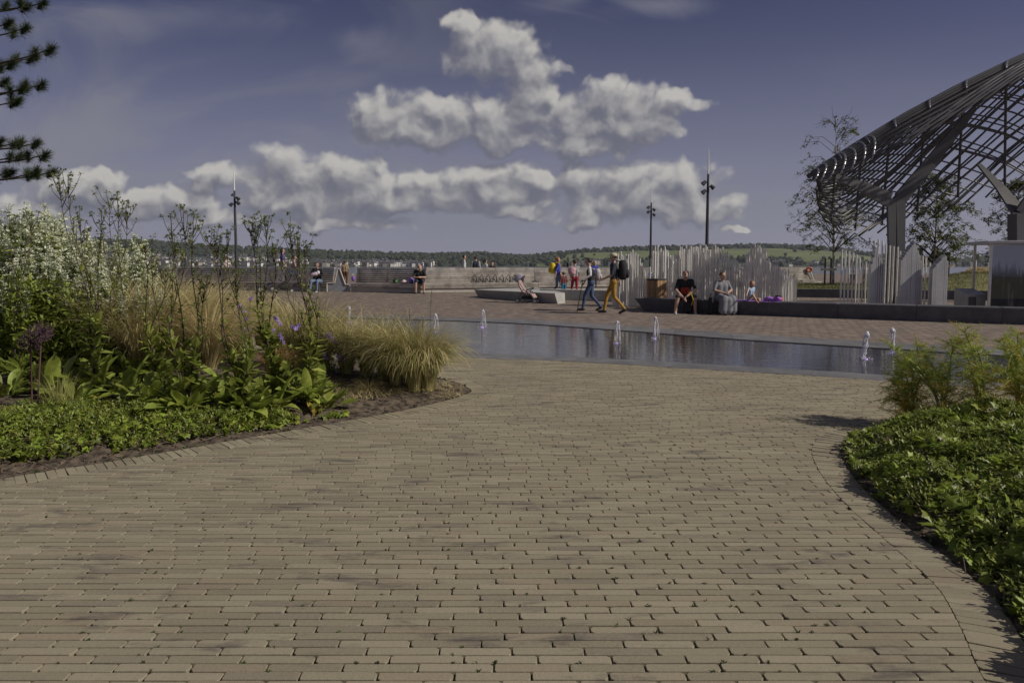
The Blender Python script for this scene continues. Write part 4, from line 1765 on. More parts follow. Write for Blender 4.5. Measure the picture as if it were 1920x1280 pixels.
    root = thing('person', label, 'person', loc, rz, group, k)
    put('body', nm, root)
    if hair is not None:
        q = MB()
        rr = .1 * hs
        q.ball((0, 0, 0), rr, 14, 10, jit=.03)
        vs = []
        for v in q.v:
            x, y, z = v
            if y > .03 * hs and z < .045 * hs:        # free the face
                y = .03 * hs + (y - .03 * hs) * .15
            if z < -.03 * hs and hair_kind == 'short':
                z = -.03 * hs + (z + .03 * hs) * .5
            if hair_kind == 'long' and z < -.02:
                z = z * 2.4
                y = min(y, .0) - .01
            vs.append(tuple(hp(x * 1.0 / hs, (y - .018 * hs) / hs, (z + .03 * hs) / hs)))
        q.v = vs
        if hair_kind == 'bun':
            q.ball(hp(0, -.10, .08), .045 * hs, 8, 6)
        if hair_kind == 'tail':
            q.tube([hp(0, -.09, .03), hp(0, -.15, 0), hp(0, -.15, -.14)], [.03, .04, .012], 8)
        q.build('hair', [hair], root, smooth=True)
    if hat is not None:
        q = MB()
        q.ball(hp(0, -.015, .062), (.104 * hs, .112 * hs, .078 * hs), 16, 10)
        q.tube([hp(0, .06, .055), hp(0, .13, .045), hp(0, .17, .035)], [.07, .06, .03], 10)
        pts = q.v[-30:]
        q.v[-30:] = [(p[0], p[1], hp(0, 0, .048).z + (p[2] - hp(0, 0, .048).z) * .12) for p in pts]
        q.build('cap', [hat], root, smooth=True)
    return root


def backpack(label, loc, rz, size, m1, m2, name='backpack'):
    w, d, h = size
    o = thing(name, label, 'backpack', loc, rz)
    q = MB()
    q.ball((0, 0, h * .5), (w * .56, d * .6, h * .56), 16, 12)
    q.v = [(max(-w / 2, min(w / 2, x)), max(-d / 2, min(d / 2, y)), max(0, min(h, z))) for x, y, z in q.v]
    q.build('pack', [m1], o, smooth=True)
    q = MB()
    q.ball((0, -d * .5, h * .32), (w * .36, d * .28, h * .24), 12, 8)
    q.build('front_pocket', [m2], o, smooth=True)
    for s in (-1, 1):
        q = MB()
        q.tube([(s * w * .3, d * .42, h * .92), (s * w * .34, d * .9, h * 1.02), (s * w * .36, d * 1.35, h * .75), (s * w * .38, d * 1.1, h * .35), (s * w * .34, d * .42, h * .15)], .018, 6)
        q.build('strap', [m2], o, smooth=True)
    return o


blk = cloth('black_cloth', (.016, .016, .018))
jean = cloth('blue_denim', (.055, .085, .17))
jean2 = cloth('pale_denim', (.13, .18, .27))
navy = cloth('navy_cloth', (.022, .025, .04))
must = cloth('mustard_cloth', (.36, .205, .035))
grey = cloth('grey_jersey', (.20, .205, .23))
blue = cloth('bright_blue_cloth', (.05, .07, .38))
whit = cloth('white_cloth', (.66, .65, .66))
H_dk = mat('dark_hair', (.025, .017, .012), .6)
H_br = mat('brown_hair', (.075, .045, .025), .6)
H_gi = mat('ginger_hair', (.30, .13, .045), .6)
H_bl = mat('blond_hair', (.42, .28, .12), .6)
shoe_w = mat('pale_trainer', (.42, .42, .42), .6)
shoe_b = mat('black_boot', (.018, .018, .02), .6)


def P_(px, py):
    return G(px, py)


# -- walking couple (moving to the left)
p = P_(1150, 588)
J = WALK('R')
J['wrL'] = (-.22, .30, 1.02)
J['elL'] = (-.25, .05, 1.13)
man = person('man in pale cap and mustard trousers walking with a big black backpack', p, R(80), J, dict(top=navy, bottom=must, sleeve=navy, shoe=shoe_b),
             1.80, 1.06, hair=H_dk, hat=mat('beige_cap', (.50, .44, .33), .8), look=(0, .05))
backpack('bulky black hiking backpack worn by the man in mustard trousers', p + Vector((.265, -.04, 1.02)), R(80), (.38, .27, .60), blk, navy)
p = P_(1108, 583)
J = WALK('L')
for kk in ('waist', 'chest', 'neck', 'head', 'shR', 'shL', 'elR', 'elL'):
    x, y, z = J[kk]
    J[kk] = (x, y + (z - .97) * .12, z)
J['elL'] = (-.26, .02, 1.20)
J['wrL'] = (-.28, .24, 1.05)
vest = cloth('black_vest', (.018, .018, .02))
wo = person('woman in black vest and jeans walking with a thin stick', p, R(82), J, dict(top=vest, bottom=jean, sleeve=whit, fore=whit, shoe=shoe_b), 1.66, 1.12, hair=H_dk)
backpack('small pale grey backpack worn by the woman with the stick', p + Vector((.20, -.02, .96)), R(82), (.26, .19, .38), cloth('pale_grey_pack', (.42, .41, .42)), cloth('pack_pink', (.45, .38, .40)))
st = thing('walking_stick', 'thin black walking stick held by the woman in black vest', 'walking stick', (p.x - .47, p.y - .30, 0))
q = MB()
q.tube([(0, 0, .0), (.17, .02, .98)], .013, 6)
q.build('shaft', [blk], st)
q = MB()
q.tube([(.13, .02, .99), (.25, .02, .97)], .02, 6)
q.build('handle', [H_br], st)

# -- three people on the granite seat wall
def on_wall(px, py, z=.415):
    d = ray(px, py)
    k = (z - CAM_H) / d.z
    return Vector((d.x * k, d.y * k, 0))


def wall_pt(px, back=.2):
    best = min((p for p in kl), key=lambda p: abs(960 + F * p.x / p.y - px))
    i = kl.index(best)
    a, b = kl[max(0, i - 1)], kl[min(len(kl) - 1, i + 1)]
    t_ = 1e9
    for k in range(101):
        c_ = a + (b - a) * (k / 100)
        if abs(960 + F * c_.x / c_.y - px) < t_:
            t_, best = abs(960 + F * c_.x / c_.y - px), c_
    d_ = (b - a).normalized()
    return Vector((best.x - d_.y * back, best.y + d_.x * back, 0))


tee = cloth('black_tee', (.015, .015, .017))
p = wall_pt(1281, .12)
p.z = -.05
J = SIT(.30, .24)
J['elR'], J['elL'] = (.29, .30, .74), (-.29, .30, .74)
J['wrR'], J['wrL'] = (.07, .46, .50), (-.03, .44, .56)
J['anR'], J['anL'] = (.30, .46, .09), (-.27, .46, .09)
person('seated man in black T-shirt with a red print, leaning forward on the granite wall', p, PI + R(-8), J, dict(top=tee, bottom=blk, sleeve=tee, shin=SKIN, shoe=shoe_w), 1.82, 1.15, look=(0, -.5), hair=H_br, printm=(cloth('red_print', (.42, .05, .03)), (.60, .80)))
bag = thing('shoulder_bag', 'black bag with yellow strap between the knees of the seated man', 'bag', (p.x + .01, p.y - .42, 0))
q = MB()
q.ball((0, 0, .20), (.15, .11, .21), 12, 9)
q.build('pouch', [blk], bag, smooth=True)
q = MB()
q.tube([(.07, -.1, .25), (.12, -.14, .42), (.07, -.12, .58), (.02, -.1, .66)], .016, 6)
q.build('strap', [mat('yellow_strap', (.5, .36, .02), .7)], bag)
p = wall_pt(1350, .10)
p.z = -.03
J = SIT(.05, .12)
J['wrR'], J['wrL'] = (.02, .27, .70), (-.10, .28, .72)
J['elR'], J['elL'] = (.30, .12, .78), (-.30, .10, .78)
ex = [(Vector((-.1, .1, .52)), Vector((-.13, .45, .52)), .14, .13, 'extra'), (Vector((.1, .1, .52)), Vector((.13, .45, .52)), .14, .13, 'extra'),
      (Vector((-.15, .46, .48)), Vector((-.17, .45, .18)), .13, .14, 'extra'), (Vector((.15, .46, .48)), Vector((.17, .45, .18)), .13, .14, 'extra'),
      (Vector((0, .47, .48)), Vector((0, .46, .18)), .13, .14, 'extra')]
person('woman in a long grey dress sitting on the granite wall with folded hands', p, PI + R(12), J, dict(top=grey, bottom=grey, sleeve=grey, shin=grey, extra=grey, shoe=blk), 1.68, 1.32, look=(.35, 0), hair=H_br, extra=ex)
bag = thing('tote_bag', 'small black bag at the feet of the woman in grey', 'bag', (p.x - .37, p.y - .25, 0))
q = MB()
q.bbox((0, 0, .26), (.10, .28, .5), .04)
q.build('pouch', [blk], bag)
q = MB()
q.tube([(0, -.1, .5), (0, -.09, .62), (0, .09, .62), (0, .1, .5)], .012, 6)
q.build('handle', [blk], bag)

p = wall_pt(1403, .26)
tow = thing('towel', 'purple towel spread on the granite wall under the girl', 'towel', (0, 0, 0))
q = MB()
n = 26
A = [wall_pt(1366 + 96 * k / n, .03) for k in range(n + 1)]
for k in range(n + 1):
    for w_ in range(5):
        z = .424 + .016 * abs(noise.noise((k * .7, w_ * .9, 2)))
        q.v.append((A[k].x + .06 * w_, A[k].y - (.0 if w_ else .045) + w_ * .12, z if w_ else .40))
for k in range(n):
    for w_ in range(4):
        a0 = k * 5 + w_
        q.f.append((a0, a0 + 5, a0 + 6, a0 + 1))
        q.mi.append(0)
M_towel = cloth('purple_towel', (.30, .13, .50))
q.build('cloth', [M_towel], tow, smooth=True)
q = MB()
for k in range(9):
    c = wall_pt(1436 + 2.6 * k, .2)
    q.ball((c.x, c.y, .47 + .02 * math.sin(k)), (.09, .09, .07), 9, 7, jit=.2)
q.build('bunched_end', [M_towel], tow, smooth=True)
J = SIT(.08, .16)
for kk in list(J):
    if kk[:2] in ('kn', 'an'):
        pass
J['knR'], J['anR'] = (.22, .36, .72), (.16, .50, .50)
J['knL'], J['anL'] = (-.20, .40, .52), (-.02, .52, .50)
J['elR'], J['wrR'] = (.36, .16, .86), (.55, .30, .74)
J['elL'], J['wrL'] = (-.26, .0, .76), (-.24, .04, .52)
swim = cloth('pale_blue_swimsuit', (.32, .47, .66))
person('small girl in pale blue swimsuit sitting on the purple towel', Vector((p.x, p.y - .02, .425 - .445 * .62)), PI + R(28), J, dict(top=swim, bottom=swim, sleeve=SKIN, thigh=SKIN, shin=SKIN, shoe=SKIN),
       1.09, .95, hair=H_gi, hair_kind='long', child=True, look=(.6, 0))
c = wall_pt(1455, .25)
sb_ = thing('pink_bag', 'pink and black bag lying at the end of the purple towel', 'bag', (c.x, c.y, .42))
q = MB()
q.ball((0, 0, .06), (.16, .12, .07), 12, 8, jit=.1)
q.build('pouch', [cloth('pink_cloth', (.55, .07, .18))], sb_, smooth=True)
q = MB()
q.ball((.03, 0, .13), (.11, .08, .05), 10, 7, jit=.1)
q.build('flap', [blk], sb_, smooth=True)

# -- on the timber bench
def bench_pt(px, dy=0.0):
    for a, b in zip(BP[:-1], BP[1:]):
        for k in range(60):
            c = a + (b - a) * (k / 60)
            if abs(960 + F * c.x / c.y - px) < 8:
                best = c
                d = 1e9
                for kk in range(400):
                    c2 = a + (b - a) * (kk / 400)
                    e_ = abs(960 + F * c2.x / c2.y - px)
                    if e_ < d:
                        d, best = e_, c2
                return Vector((best.x, best.y + dy, .2)), math.atan2(b.y - a.y, b.x - a.x)


p, rz = bench_pt(594, .12)
rz = -.06
p.z -= .07
J = SIT(-.05, .14)
J['wrR'], J['wrL'] = (.02, .26, .80), (-.06, .28, .82)
J['elR'], J['elL'] = (.28, .12, .80), (-.30, .12, .78)
J['anL'], J['anR'] = (-.12, .46, .09), (.17, .50, .09)
person('man in dark hoodie, jeans and sunglasses holding a bundle on the shaded bench', p, rz + PI, J, dict(top=blk, bottom=jean2, sleeve=blk, fore=blk, shoe=shoe_w), 1.88, 1.2, hair=H_dk, skin=SKIN2)
bu = thing('baby_bundle', 'pale pink and white bundle held by the man in the dark hoodie', 'bundle', (p.x, p.y - .34, p.z + .90), .2)
q = MB()
q.tube([(-.26, 0, -.07), (-.12, 0, -.02), (.02, 0, .02), (.10, 0, .05)], [.05, .085, .09, .06], 10)
q.build('wrap', [cloth('pink_wrap', (.48, .38, .44))], bu, smooth=True)
q = MB()
q.ball((.13, 0, .08), (.075, .07, .09), 10, 8)
q.build('bonnet', [whit], bu, smooth=True)
p, rz = bench_pt(786, .27)
p.z -= .06
J = SIT(.42, .17)
J['elR'], J['elL'] = (.27, .36, .72), (-.27, .36, .72)
J['wrR'], J['wrL'] = (.05, .52, .72), (-.03, .54, .74)
person('man in black T-shirt and shorts bent over his phone on the bench', p, rz + PI + .45, J, dict(top=tee, bottom=cloth('grey_shorts', (.08, .085, .10)), sleeve=tee, shin=SKIN, shoe=shoe_b), 1.85, 1.12, look=(0, -.55), hair=H_br)
# child standing on the seat
p, rz = bench_pt(648, .18)
ch = person('child in tan jacket and brown trousers standing on the bench looking at the river', Vector((p.x - .05, p.y, .2 + .28)), .1, STAND(),
            dict(top=cloth('tan_jacket', (.30, .225, .14)), bottom=cloth('brown_trousers', (.085, .04, .025)), fore=cloth('tan_jacket', (.30, .225, .14)), shoe=shoe_b), 1.17, 1.12, hair=H_br, child=True)
bg_ = thing('toy_bag', 'small purple and white bag hanging beside the child in tan', 'bag', (p.x + .32, p.y + .0, .2 + .62))
q = MB()
q.ball((0, 0, 0), (.09, .07, .13), 10, 8, jit=.12)
q.build('pouch', [cloth('violet_cloth', (.20, .09, .42))], bg_, smooth=True)
q = MB()
q.tube([(-.04, 0, .1), (-.03, 0, .24), (.03, 0, .24), (.04, 0, .1)], .01, 6)
q.build('handle', [whit], bg_)
# bags on the bench
for (px, w, h, c1, c2, lab) in ((741, .26, .26, (.03, .05, .03), (.10, .22, .09), 'dark green rucksack lying on the shaded bench'),
                                (756, .20, .18, (.55, .52, .58), (.40, .14, .10), 'white and orange carrier bag on the shaded bench'),
                                (770, .20, .30, (.20, .14, .45), (.14, .14, .30), 'purple bag standing beside the man bent over his phone')):
    p, rz = bench_pt(px, .26)
    o = thing('bag', lab, 'bag', (p.x, p.y, .2 + .40), rz)
    q = MB()
    q.ball((0, 0, h / 2), (w * .6, .15, h / 2), 12, 9, jit=.14)
    q.build('pouch', [cloth('bag_%d' % px, c1)], o, smooth=True)
    q = MB()
    q.ball((.05, -.09, h * .38), (w * .3, .1, h * .25), 9, 7, jit=.14)
    q.build('pocket', [cloth('bagp_%d' % px, c2)], o, smooth=True)

# -- people beyond the bench (seen above its back)
def far_person(px, head_y, Y, lab, rz, wear, J=None, hair=H_dk, hk='short', fat=1.0, hat=None, child=False, height=None, look=(0, 0), z0=.2, skin=SKIN):
    top = at(px, head_y, Y)
    h = (top.z - z0) if height is None else height
    z = z0 if height is None else top.z - height
    return person(lab, Vector((top.x, Y, z)), rz, J or STAND(), wear, h * 1.0, fat, hair=hair, hair_kind=hk, hat=hat, child=child, look=look, skin=skin)


far_person(870, 478.5, 37.5, 'man in pale T-shirt standing beyond the bench, facing right', R(-80), dict(top=cloth('pale_tee', (.46, .50, .50)), bottom=cloth('pale_shorts', (.42, .44, .42)), shoe=shoe_w))
far_person(892, 481, 38, 'man in a navy vest standing beyond the bench with his back turned', R(5), dict(top=navy, bottom=navy, sleeve=cloth('pale_sleeve', (.35, .38, .42)), shoe=shoe_b), fat=1.15)
far_person(910, 486.5, 37, 'woman in white leaning on the far side of the bench', R(-60), dict(top=whit, bottom=navy, fore=whit), hk='tail')
far_person(923, 492, 36.8, 'child in dark top beside the woman in white beyond the bench', R(170), dict(top=navy, bottom=navy), hair=H_br, child=True, height=1.3)
far_person(424, 479, 38, 'person in a white cap walking beyond the shaded bench', R(70), dict(top=cloth('pink_tee', (.50, .42, .42)), bottom=navy), hat=whit, J=WALK('R'))
far_person(529, 466, 36.5, 'tall person in violet top beyond the budding stems', R(-60), dict(top=cloth('violet_top', (.10, .07, .26)), bottom=whit), hk='long', height=1.86)
far_person(551, 479.5, 36.5, 'woman in a rosy top beyond the shaded bench', R(-70), dict(top=cloth('rosy_top', (.34, .23, .22)), bottom=navy), hk='tail', J=WALK('L'))
# family in front of the sunlit bench
far_person(1046, 483, 28.5, 'woman in blue shirt and jeans walking with a yellow backpack', R(-82), dict(top=blue, bottom=jean2, shoe=shoe_w), hair=H_gi, hk='bun', J=WALK('R'), z0=.10)
c = at(1037, 512, 28.5)
backpack('bright yellow backpack on the woman in the blue shirt', (c.x - .02, c.y, 1.10), R(-82), (.32, .24, .46), cloth('yellow_pack', (.62, .47, .02)), cloth('yellow_pack_dark', (.48, .34, .02)))
far_person(1057, 510.5, 27.6, 'toddler in dark red top and blue shorts holding a hand', R(15), dict(top=cloth('dark_red_top', (.16, .045, .045)), bottom=cloth('turquoise_shorts', (.03, .18, .32)), shin=SKIN), hair=H_br, child=True, z0=.10)
far_person(1078, 488, 28.2, 'woman in patterned top and crimson leggings leading the toddler', R(8), dict(top=cloth('patterned_top', (.33, .33, .34), .5), bottom=cloth('crimson_leggings', (.30, .03, .06)), shoe=shoe_b), hair=H_br, hk='bun', J=WALK('L'), z0=.10)
c = at(1073, 512, 28.0)
backpack('pale pink backpack on the woman in crimson leggings', (c.x, c.y - .06, 1.02), R(8), (.28, .20, .36), cloth('pink_pack', (.50, .30, .33)), cloth('pink_pack2', (.42, .25, .28)))
far_person(1065, 492, 36.8, 'woman in a pale top sitting behind the sunlit bench', R(-40), dict(top=whit, bottom=navy), hair=H_dk, hk='long', height=1.55)
far_person(1115, 490, 31.5, 'blond child in bright blue top seen between the walking couple', R(10), dict(top=blue, bottom=navy), hair=H_bl, hk='long', child=True, height=1.22)
far_person(1600, 506, 40, 'person in dark clothes strolling beyond the evenly spaced bars', R(-80), dict(top=navy, bottom=jean), J=WALK('R'), height=1.72)
far_person(1623, 503, 41, 'person in dark jacket and white cap beyond the whale column', R(80), dict(top=blk, bottom=blk), hat=whit, J=WALK('R'), height=1.74)

# ---- strollers
M_rub = mat('black_rubber', (.018, .018, .018), .7)
M_pinks = cloth('dusty_pink_fabric', (.36, .245, .235))
M_hood = cloth('lilac_hood', (.36, .33, .40))


def wheel(parent, c, r, w=.04):
    wl = MB()
    wl.tube([(c[0] + r * .86 * math.cos(a), c[1], c[2] + r * .86 * math.sin(a)) for a in np.linspace(0, 2 * PI, 21)], r * .16, 6)
    o = wl.build('wheel', [M_rub], parent, smooth=True)
    rm = MB()
    rm.tube([(c[0], c[1] - w / 2, c[2]), (c[0], c[1] + w / 2, c[2])], r * .7, 14)
    rm.build('rim', [mat('pale_rim', (.45, .45, .46), .4)], o)


def stroller(label, loc, rz, seat, hood, sc=1.0):
    o = thing('stroller', label, 'stroller', loc, rz, None, sc)
    for s in (-1, 1):
        wheel(o, (-.33, .22 * s, .085), .085)
        wheel(o, (.32, .17 * s, .075), .075)
        q = MB()
        q.tube([(-.33, .20 * s, .09), (-.12, .20 * s, .48), (.10, .20 * s, .40), (.34, .17 * s, .10)], .014, 6)
        q.tube([(.30, .18 * s, .16), (-.10, .20 * s, .50), (-.42, .20 * s, .98), (-.46, .20 * s, 1.0)], .014, 6)
        q.build('frame', [M_dark], o)
    q = MB()
    q.tube([(-.46, -.2, 1.0), (-.46, .2, 1.0)], .018, 8)
    q.build('handle', [M_rub], o)
    q = MB()        # seat back and seat: a padded shell
    prof = [(-.34, .84), (-.26, .62), (-.14, .42), (.02, .36), (.20, .34), (.30, .20)]
    for i in range(len(prof) - 1):
        a, b = prof[i], prof[i + 1]
        d = Vector((b[0] - a[0], 0, b[1] - a[1]))
        nrm = Vector((d.z, 0, -d.x)).normalized() * .04
        A = [(a[0], -.18, a[1]), (a[0], .18, a[1]), (a[0] + nrm.x, .18, a[1] + nrm.z), (a[0] + nrm.x, -.18, a[1] + nrm.z)]
        B = [(b[0], -.18, b[1]), (b[0], .18, b[1]), (b[0] + nrm.x, .18, b[1] + nrm.z), (b[0] + nrm.x, -.18, b[1] + nrm.z)]
        q.loft(A, B)
    q.build('seat', [seat], o)
    q = MB()        # hood: half shell of bows
    n, m_ = 7, 8
    for i in range(n):
        a = R(165 + -105 * i / (n - 1))
        for k in range(m_ + 1):
            b = PI * k / m_
            rr = .30
            q.v.append((-.30 + rr * math.cos(a) * math.sin(b), .20 * math.cos(b), .74 + rr * math.sin(a) * math.sin(b) + .02))
    for i in range(n - 1):
        for k in range(m_):
            a0 = i * (m_ + 1) + k
            q.f.append((a0, a0 + 1, a0 + m_ + 2, a0 + m_ + 1))
            q.mi.append(0)
    q.build('hood', [hood], o, smooth=True)
    q = MB()
    q.bbox((-.02, 0, .20), (.40, .30, .12), .04)
    q.build('basket', [blk], o)
    q = MB()
    q.tube([(.0, -.19, .46), (.16, -.17, .54), (.20, 0, .56), (.16, .17, .54), (.0, .19, .46)], .016, 6)
    q.build('safety_bar', [M_rub], o, smooth=True)
    return o


p = G(990, 567.5)
stroller('dusty pink stroller with pale hood parked by the angular concrete bench', (p.x, p.y - .1, p.z), R(-24), M_pinks, M_hood, 1.0)
p = G(520, 548)
o = stroller('dark stroller hung with bags by the shaded bench behind the tall stems', (p.x + .4, p.y - .3, p.z), R(200), blk, cloth('dark_blue_hood', (.03, .035, .06)), 1.05)
sk = thing('toy_bike', 'small blue balance bike beside the dark stroller', 'bicycle', (p.x - .35, p.y - .35, p.z), .1)
wheel(sk, (-.28, 0, .15), .15)
wheel(sk, (.25, 0, .15), .15)
q = MB()
q.tube([(-.28, 0, .15), (-.16, 0, .42), (.16, 0, .36), (.25, 0, .15)], .022, 6)
q.tube([(-.16, 0, .42), (-.19, 0, .52)], .018, 6)
q.tube([(-.19, -.14, .52), (-.19, .14, .52)], .016, 6)
q.build('frame', [mat('toy_blue', (.08, .10, .25), .4)], sk)
q = MB()
q.bbox((.14, 0, .42), (.18, .09, .05), .02)
q.build('saddle', [blk], sk)

# ================================================================== PLANTS
def bedpt(px, py, side='L'):
    d = ray(px, py)
    z = .1
    for _ in range(10):
        k = (z - CAM_H) / d.z
        x, y = d.x * k, d.y * k
        z = hb(x, y, side)
    return Vector((x, y, z))


def leafmat(name, c, c2=None, var=.2, trans=.32, island=.3, rough=.5, scale=8):
    return mat(name, c, rough, var, scale, trans=trans, island=island, col2=c2, spec=.35)


M_broad = leafmat('broad_leaf', (.23, .29, .048), (.32, .375, .08), island=.45, trans=.45)
M_yel = leafmat('yellowing_leaf', (.34, .24, .035), (.42, .33, .07))
M_small = leafmat('small_green_leaf', (.23, .275, .052), (.31, .35, .085), island=.4, trans=.42)
M_bud = leafmat('bud_green', (.16, .20, .06), (.21, .25, .09), island=.4)
M_stem = mat('dark_stem', (.062, .042, .034), .7, .3, 20)
M_gstem = mat('green_stem', (.105, .135, .04), .6, .2, 10)
M_val = leafmat('valerian_leaf', (.26, .32, .05), (.34, .40, .08), island=.45, trans=.45)
M_flow = leafmat('white_blossom', (.66, .69, .50), (.76, .78, .63), var=.06, island=.2, trans=.25)
M_tan = leafmat('tan_grass', (.52, .44, .21), (.64, .55, .30), island=.45, trans=.35, scale=2, rough=.7)
M_ggr = leafmat('green_grass', (.32, .325, .10), (.43, .41, .16), island=.45, trans=.35, scale=2, rough=.7)
M_rust = leafmat('rust_grass', (.24, .12, .045), (.33, .19, .08), island=.4, trans=.3, rough=.7)
M_ivy = leafmat('ivy_leaf', (.175, .235, .028), (.245, .31, .045), island=.6, trans=.4, rough=.42)
M_ivy2 = leafmat('vinca_leaf', (.20, .24, .045), (.28, .315, .08), island=.6, trans=.4, rough=.42)
M_pur = leafmat('purple_petal', (.33, .22, .62), (.42, .30, .70), island=.2)
M_all = mat('allium_purple', (.085, .045, .06), .8, .3, 20)
M_fen = leafmat('fennel_green', (.33, .39, .065), (.42, .47, .10), island=.4, trans=.5)
M_feny = leafmat('fennel_yellow', (.56, .42, .05), (.64, .50, .09), island=.4, trans=.4)
M_fst = mat('fennel_stalk', (.34, .40, .13), .5, .2, 6)
M_need = leafmat('pine_needle', (.040, .058, .024), (.06, .08, .032), island=.4, trans=.1)
M_bark = mat('pine_bark', (.075, .055, .042), .9, .3, 8, bump=.6)
M_birch = mat('birch_bark', (.32, .29, .25), .8, .5, 5, col2=(.42, .39, .35))
M_twig = mat('birch_twig', (.065, .045, .04), .8, .2, 10)
M_bleaf = leafmat('birch_leaf', (.12, .145, .035), (.16, .185, .055), island=.45, trans=.4)


def blade_leaf(L, w, bend, fold=.18, petiole=.2, n=7):
    """one paddle-shaped leaf along +Y, rising then drooping"""
    q = MB()
    vs, fs = [], []
    for i in range(n + 1):
        u = i / n
        if u < petiole:
            ww = .012
        else:
            s = (u - petiole) / (1 - petiole)
            ww = max(.004, w * math.sin(PI * min(1, s * .93 + .07)) ** .75)
        y = L * (u - .12 * bend * u * u)
        z = L * (.30 * u - bend * .55 * u * u)
        wv = .012 * math.sin(u * 9 + bend * 7)
        vs += [(-ww / 2, y, z + fold * ww + wv), (0, y, z), (ww / 2, y, z + fold * ww - wv)]
    for i in range(n):
        a = i * 3
        fs += [(a, a + 1, a + 4, a + 3), (a + 1, a + 2, a + 5, a + 4)]
    q.add(vs, fs)
    return q


def leaf_variants(name, m, specs):
    out = []
    for (L, w, b) in specs:
        me = blade_leaf(L, w, b).mesh(name, True)
        me.materials.append(m)
        out.append(me)
    return out


LV = leaf_variants('leaf', M_broad, [(.42, .13, .5), (.36, .12, .9), (.46, .15, .3), (.30, .11, .7), (.38, .10, .1), (.34, .14, 1.2)])
LY = leaf_variants('leaf', M_yel, [(.26, .10, 1.0), (.22, .09, .8)])


def small_leaf(q, p, d, L, w, mi=0):
    d = Vector(d).normalized()
    s = d.cross(Vector((U(-.3, .3), U(-.3, .3), 1)))
    if s.length < .05:
        s = Vector((1, 0, 0))
    s.normalize()
    nrm = s.cross(d)
    p = Vector(p)
    q.add([p, p + d * L * .45 + s * w / 2 + nrm * w * .2, p + d * L, p + d * L * .45 - s * w / 2 + nrm * w * .2], [(0, 1, 2), (0, 2, 3)], mi)


def rand_dir(up=.3):
    a = U(0, 2 * PI)
    e = U(-.5, 1) * PI / 2 * .7 + up * .5
    return Vector((math.cos(a) * math.cos(e), math.sin(a) * math.cos(e), math.sin(e)))


BUD_GROUP = 'tall budding plants in the left bed'


def budding_plant(px, py, tops, label, leaves=16, size=1.0, yellow=1):
    b = bedpt(px, py)
    o = thing('budding_plant', label, 'plant', b, 0, BUD_GROUP)
    leaves = int(leaves * 1.6)
    for i in range(leaves):
        a = 2 * PI * i / leaves * 4.4 + U(-.3, .3)
        upright = i / leaves
        put('leaf', random.choice(LV), o, (.04 * math.cos(a), .04 * math.sin(a), .0), (U(.15, .5) + 0.75 * upright, U(-.25, .25), a - PI / 2), U(.55, 1.0) * size)
    for i in range(yellow):
        a = U(-2.6, -.5)
        put('leaf', random.choice(LY), o, (.06 * math.cos(a), .06 * math.sin(a), .01), (U(-.1, .15), U(-.3, .3), a - PI / 2), U(.8, 1.1) * size)
    for (tx, ty) in tops[:4]:
        T = at(tx, ty, b.y + U(-.25, .35)) - b
        H = T.z
        mid = T * .5 + Vector((U(-.11, .11) - T.x * .15, U(-.1, .1), 0))
        axis = catmull([Vector((U(-.04, .04), U(-.04, .04), 0)), mid * .55, mid, T * .8, T], 6)
        q = MB()
        q.tube(axis, [.0095 - .0075 * i / (len(axis) - 1) for i in range(len(axis))], 6)
        lq, bq = MB(), MB()
        n = len(axis)
        for i in range(2, n):
            u = i / n
            for r_ in range(4 if u < .4 else 2 if u < .6 else 1):
                d = rand_dir(.5)
                s_ = (.15 if u < .35 else .08 if u < .6 else .04) * U(.7, 1.2)
                small_leaf(lq, axis[i] + d * .005, d, s_, s_ * .5)
            if u > .5 and random.random() < .5:            # side branch
                d = rand_dir(.9)
                ln = H * U(.06, .15)
                e = axis[i] + Vector((d.x * ln * .55, d.y * ln * .55, ln * .8))
                q.tube([axis[i], axis[i] + (e - axis[i]) * .5 + Vector((0, 0, -.015)), e], [.004, .003, .002], 5)
                for r_ in range(4):
                    dd = rand_dir(.3)
                    small_leaf(lq, axis[i] + (e - axis[i]) * U(.2, .9), dd, U(.03, .05), .022)
                for r_ in range(9):
                    dd = rand_dir(.3)
                    small_leaf(bq, e + dd * U(0, .014), dd, U(.018, .032), .015)
        for r_ in range(random.randint(5, 8)):               # open top spray
            d = rand_dir(1.0)
            ln = U(.10, .24)
            st_ = axis[-1 - random.randint(0, 4)]
            e = st_ + Vector((d.x * ln * .6, d.y * ln * .6, ln))
            q.tube([st_, st_ + (e - st_) * .55 + Vector((d.x * .02, d.y * .02, 0)), e], [.003, .0025, .002], 5)
            for t_ in range(3):
                c = e + Vector((U(-.025, .025), U(-.025, .025), U(-.03, .015)))
                for k in range(7):
                    dd = rand_dir(.3)
                    small_leaf(bq, c, dd, U(.018, .03), .014)
        s = q.build('stem', [M_stem], o, smooth=True)
        tag(lq.build('leaflets', [M_small], s), kind='stuff')
        tag(bq.build('buds', [M_bud], s), kind='stuff')
    return o


